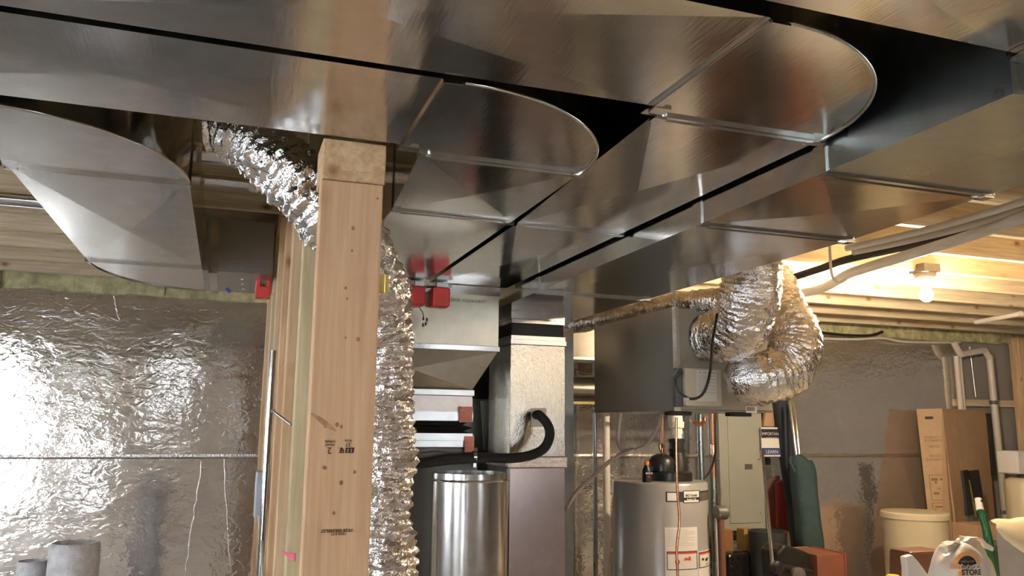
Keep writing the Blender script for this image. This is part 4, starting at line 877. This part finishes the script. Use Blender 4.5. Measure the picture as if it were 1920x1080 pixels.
# shopping bag
def bag():
    cx = atY(1812, 1070, 2.48).x; cy = 2.50; w = .138; z0 = .862; zt = atY(1800, 1015, 2.5).z
    t = thing('shopping_bag', (cx, cy, z0), 'full white plastic shopping bag with orange and black store lettering', 'bag')
    mb = MB(); nu, nv = 56, 36; vs = []
    for j in range(nv+1):
        v = j/nv
        for i in range(nu):
            a = 2*math.pi*i/nu; pr = (math.sin(math.pi*min(1, v*.93+.10)))**.27
            fold = .006*math.sin(a*9+v*3)*v + .012*noise.noise(Vector((math.cos(a)*2, math.sin(a)*2, v*3)))
            rx = (w+fold)*pr; ry = (.085+fold)*pr
            z = z0+(zt-z0)*v + (.020*math.sin(a*3+.8)*max(0, v-.7)/.3) + (.012*math.cos(a-0.3)*v)
            vs.append((cx+rx*math.cos(a), cy+ry*math.sin(a), z))
    fs = [(j*nu+i, j*nu+(i+1) % nu, (j+1)*nu+(i+1) % nu, (j+1)*nu+i) for j in range(nv) for i in range(nu)]+[tuple(range(nu-1, -1, -1)), tuple(range(nv*nu, (nv+1)*nu))]
    mb.add(vs, fs).build('bag_body', BAG, t, smooth=70)
    for sx, sc, hh in ((-1, .8, .018), (1, 1.15, .035)):
        lp = []
        for k in range(13):
            a = math.pi*k/12; lp.append((cx+sx*(.075+.045*math.cos(a)*sc)-.004*k*sx, cy-.02+.03*k/12, zt-.035+(.03+hh)*math.sin(a)*.8))
        mb = MB(); vs = []
        for k, p in enumerate(lp):
            wd = .020+.008*math.sin(k*1.7)
            for q in (-1, 0, 1): vs.append((p[0]+.004*math.sin(k*2+q), p[1]+q*wd, p[2]+.006*math.sin(k*3+q*2)))
        mb.add(vs, [(k*3+q, k*3+q+1, (k+1)*3+q+1, (k+1)*3+q) for k in range(12) for q in (0, 1)])
        o = mb.build('bag_handle', BAG, t, smooth=80); md = o.modifiers.new('t', 'SOLIDIFY'); md.thickness = .004; md2 = o.modifiers.new('s', 'SUBSURF'); md2.levels = md2.render_levels = 2
    # print on the front
    fy = cy-.094; X = atY(1817, 1060, fy).x; zz = atY(1818, 1062, fy).z
    def ringpts(r0, r1, a0, a1, n=22):
        return [(X+r0*math.cos(a), zz+r0*math.sin(a)) for a in [math.radians(a0+(a1-a0)*k/n) for k in range(n+1)]], [(X+r1*math.cos(a), zz+r1*math.sin(a)) for a in [math.radians(a0+(a1-a0)*k/n) for k in range(n+1)]]
    bend = lambda x, z: Vector((x, cy-.090*math.sqrt(max(.05, 1-((x-cx)/.170)**2))-.007, z))
    i_, o_ = ringpts(.041, .052, 5, 175); n = len(i_)
    MB().add([bend(*p) for p in i_+o_], [(k, k+1, n+k+1, n+k) for k in range(n-1)]).build('orange_arch', ORPRINT, t)
    i_, o_ = ringpts(.006, .037, 12, 168); MB().add([bend(*p) for p in i_+o_], [(k, k+1, n+k+1, n+k) for k in range(n-1)]).build('black_arch', INK, t)
    def bt(s, sz, x, z, mat, bold=0):
        o = text(s, sz, (x, 0, z), (1, 0, 0), (0, 0, 1), 'bag_print', mat, None, off=0, bold=bold)
        for v in o.data.vertices: q = bend(v.co.x, v.co.z); v.co = q-Vector((0, .001, 0))-t.location
        o.parent = t
    bt('FARM & FLEET', .0085, X, zz+.014, LABEL); bt('PICK UP IN', .015, X+.012, zz-.008, INK, .0003); bt('STORE', .026, X+.012, zz-.030, INK, .001)
    q = [(X-.062, zz-.012), (X-.020, zz-.010), (X-.020, zz+.010), (X-.060, zz+.012)]; MB().add([bend(*p) for p in q], [(0, 1, 2, 3)]).build('orange_patch', ORPRINT, t); bt('BUY', .020, X-.041, zz-.007, LABEL, .0008)
    q = [(X-.035, zz-.050), (X-.020, zz-.050), (X-.022, zz-.018), (X-.036, zz-.018)]; MB().add([bend(*p) for p in q], [(0, 1, 2, 3)]).build('orange_patch', ORPRINT, t)
bag()
# paper sack in the right corner
t = thing('paper_sack', atY(1890, 1070, 2.15), 'open cream paper sack with a folded flap in the lower right corner', 'bag')
f = [(1857, 974), (1925, 968), (1990, 962), (1990, 1130), (1862, 1130), (1866, 1040)]
zt = None
a = atY(1866, 1000, 2.42); a.x -= .035; a.z = atY(1872, 985, 2.3).z
MB().box((a.x+.035, 2.16, .861), (a.x+.42, 2.42, a.z-.02)).build('sack_body', plain('kraft_grey', (.36, .29, .22), .8), t, bev=.008)
mb = MB(); A_ = [atY(1857, 975, 2.22), atY(1925, 968, 2.25), atY(2010, 962, 2.3)]; B_ = [atY(1868, 990, 2.14), atY(1893, 1028, 2.10), atY(1990, 1075, 2.08)]
n = 12; vs = []
def lerp3(L3, t):
    return L3[0]*(1-t)*(1-t)+L3[1]*2*t*(1-t)+L3[2]*t*t
for k in range(n+1):
    for j in range(5):
        p = lerp3(A_, k/n).lerp(lerp3(B_, k/n), j/4); p = p+Vector((0, -.012*math.sin(math.pi*j/4), .006*noise.noise(Vector((k*.5, j*.7, 0))))); vs.append(p)
mb.add(vs, [(k*5+j, k*5+j+1, (k+1)*5+j+1, (k+1)*5+j) for k in range(n) for j in range(4)])
o = mb.build('folded_flap', PAPER, t, smooth=60); md = o.modifiers.new('t', 'SOLIDIFY'); md.thickness = .003

# ------------------------------------------------------------------ overhead pipes at right
def hpipe(pts, r, mat, label, name='pvc_pipe', cat='pipe', grp=None):
    return tag(MB().tube(spline(pts), r, 18).build(name, mat, smooth=60), label, cat, grp)
zp = 2.20
hpipe([(1.62, 3.6, 2.185), atZ(1480, 552, 2.19), atZ(1600, 510, 2.20), atZ(1720, 473, 2.205), atZ(1810, 445, 2.21), atZ(1925, 405, 2.21), atZ(2100, 340, 2.21)], .020, PVC, 'thick white plastic pipe sagging along under the joists right of the ducts')
hpipe([atZ(1587, 466, 2.23), atZ(1700, 440, 2.235), atZ(1800, 414, 2.24), atZ(1925, 376, 2.24), atZ(2100, 320, 2.24)], .012, PVC, 'upper of two slim white pipes ending beside the lowest duct')
hpipe([atZ(1600, 473, 2.225), atZ(1700, 452, 2.23), atZ(1800, 428, 2.235), atZ(1925, 391, 2.235), atZ(2100, 335, 2.235)], .012, PVCD, 'lower of two slim white pipes ending beside the lowest duct')
hpipe([atZ(1475, 524, 2.25), atZ(1540, 503, 2.25), atZ(1590, 486, 2.255), atZ(1700, 462, 2.26), atZ(1800, 440, 2.26), atZ(1925, 402, 2.26), atZ(2100, 345, 2.26)], .016, FOAMINS, 'dark foam-covered pipe above the thick white pipe', 'insulated_pipe')
hk = [atZ(1555, 462, 2.24), atZ(1557, 490, 2.20), atZ(1561, 518, 2.17), atZ(1572, 529, 2.16), atZ(1586, 524, 2.165)]
ref = atZ(1560, 490, 2.20); hk = [Vector(ray(u, v))*(ref.length and 0)+atY(u, v, ref.y) for u, v in ((1552, 380), (1557, 490), (1561, 518), (1572, 530), (1586, 524))]
hk[0] = Vector((hk[0].x, hk[0].y, ZJ+.004)); hpipe(hk, .0055, PVC, 'white J-shaped pipe hook under the thick white pipe', 'pipe_hook', 'hook')
a = atZ(1830, 604, 2.27); b = atZ(1915, 588, 2.27); hpipe([a, (a+b)/2, b], .016, PVCD, 'short white pipe stub under the joists right of the bulb')
# cables along the wall top
hpipe([atY(1530, 622, 5.0), atY(1580, 628, 5.0), atY(1630, 629, 5.0), atY(1655, 622, 5.0)], .010, BLACK, 'dark cable drooping along the top of the foil wall', 'cable', 'cable')
hpipe([atY(1520, 634, 5.05), atY(1600, 636, 5.05), atY(1655, 634, 5.05), atY(1700, 641, 5.05), atY(1800, 642, 5.05)], .010, PVCD, 'pale thin pipe along the top of the foil wall')
c = atY(1830, 648, 5.08)
# ------------------------------------------------------------------ bulbs
def bulb(x, y, z, label, mat):
    t = thing('ceiling_bulb', (x, y, z), label, 'lamp', 'bare ceiling bulbs')
    MB().lathe((x, y, z), [(.052, .105), (.050, .09), (.034, .055), (.030, .050)], 28).build('porcelain_holder', SOCKET, t, smooth=40)
    MB().box((x-.05, y-.05, z+.1055), (x+.05, y+.05, max(z+.125, ZJ+.03))).build('junction_box', GREY, t, bev=.004)
    MB().lathe((x, y, z), [(.001, -.034), (.012, -.032), (.024, -.022), (.030, -.006), (.030, .006), (.024, .022), (.016, .036), (.013, .049)], 28).build('bulb_glass', mat, t, smooth=60)
bx0 = atZ(1737, 553, 2.2)
bulb(bx0.x, bx0.y, 2.2, 'bare lit bulb in a porcelain holder under the joists at the right', BULB)
bulb(2.6, .3, 2.2, 'bare lit bulb behind the camera, seen only as reflections', BULB2)

# ------------------------------------------------------------------ left foreground rolls
def roll(px0, px1, pyt, y, label):
    a = atY(px0, pyt, y); b = atY(px1, pyt, y); r = (b.x-a.x)/2; cx = (a.x+b.x)/2; z = a.z
    t = thing('fuzzy_roll', (cx, y+r, 0), label, 'roll', 'white fuzzy rolls at the lower left')
    mb = MB(); seg = 96
    def rf(h): return
    vs = []; prof = [(1.08, .001), (1.05, z*.5), (1.02, z-.03), (.99, z-.006), (.94, z), (.86, z-.004), (.80, z-.02), (.78, z-.30), (.02, z-.31)]
    for r_, h in prof:
        for k in range(seg):
            a = 2*math.pi*k/seg; rr = r*r_*(1+(.010 if k % 2 else -.004)+.02*noise.noise(Vector((math.cos(a)*3, math.sin(a)*3, h*4)))); vs.append((cx+rr*math.cos(a), y+r+rr*math.sin(a), h+.003*noise.noise(Vector((a*6, h, 2)))))
    n = len(prof); mb.add(vs, [(i*seg+k, i*seg+(k+1) % seg, (i+1)*seg+(k+1) % seg, (i+1)*seg+k) for i in range(n-1) for k in range(seg)]+[tuple(range(seg-1, -1, -1)), tuple(range((n-1)*seg, n*seg))])
    mb.build('roll_body', FUR, t, smooth=50)
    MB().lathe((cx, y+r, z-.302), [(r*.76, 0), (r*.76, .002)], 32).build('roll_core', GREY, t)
roll(86, 182, 1024, 3.0, 'taller white ribbed fuzzy roll with a dark hollow end')
roll(27, 84, 1056, 3.15, 'shorter white ribbed fuzzy roll left of the taller one')

# ------------------------------------------------------------------ things low in the room that show only as reflections in the ducts
tag(MB().box((3.75, 3.7, 0), (4.1, 4.02, .42)).build('storage_tote', YELLOW, bev=.02), 'yellow storage tote on the floor below the photo edge', 'tote')
tag(MB().box((4.5, 3.7, 0), (4.9, 4.05, .38)).build('storage_tote', RED, bev=.02), 'red storage tote on the floor right of the yellow one', 'tote')
tag(MB().box((2.9, 4.3, 0), (3.25, 4.7, .45)).build('storage_tote', BRN, bev=.02), 'brown storage box on the floor under the electrical panel', 'tote')
tag(MB().box((5.9, 3.5, 0), (6.4, 3.9, .5)).build('storage_tote', plain('amber_plastic', (.8, .5, .05), .5), bev=.02), 'amber storage tote on the floor beyond the table', 'tote')
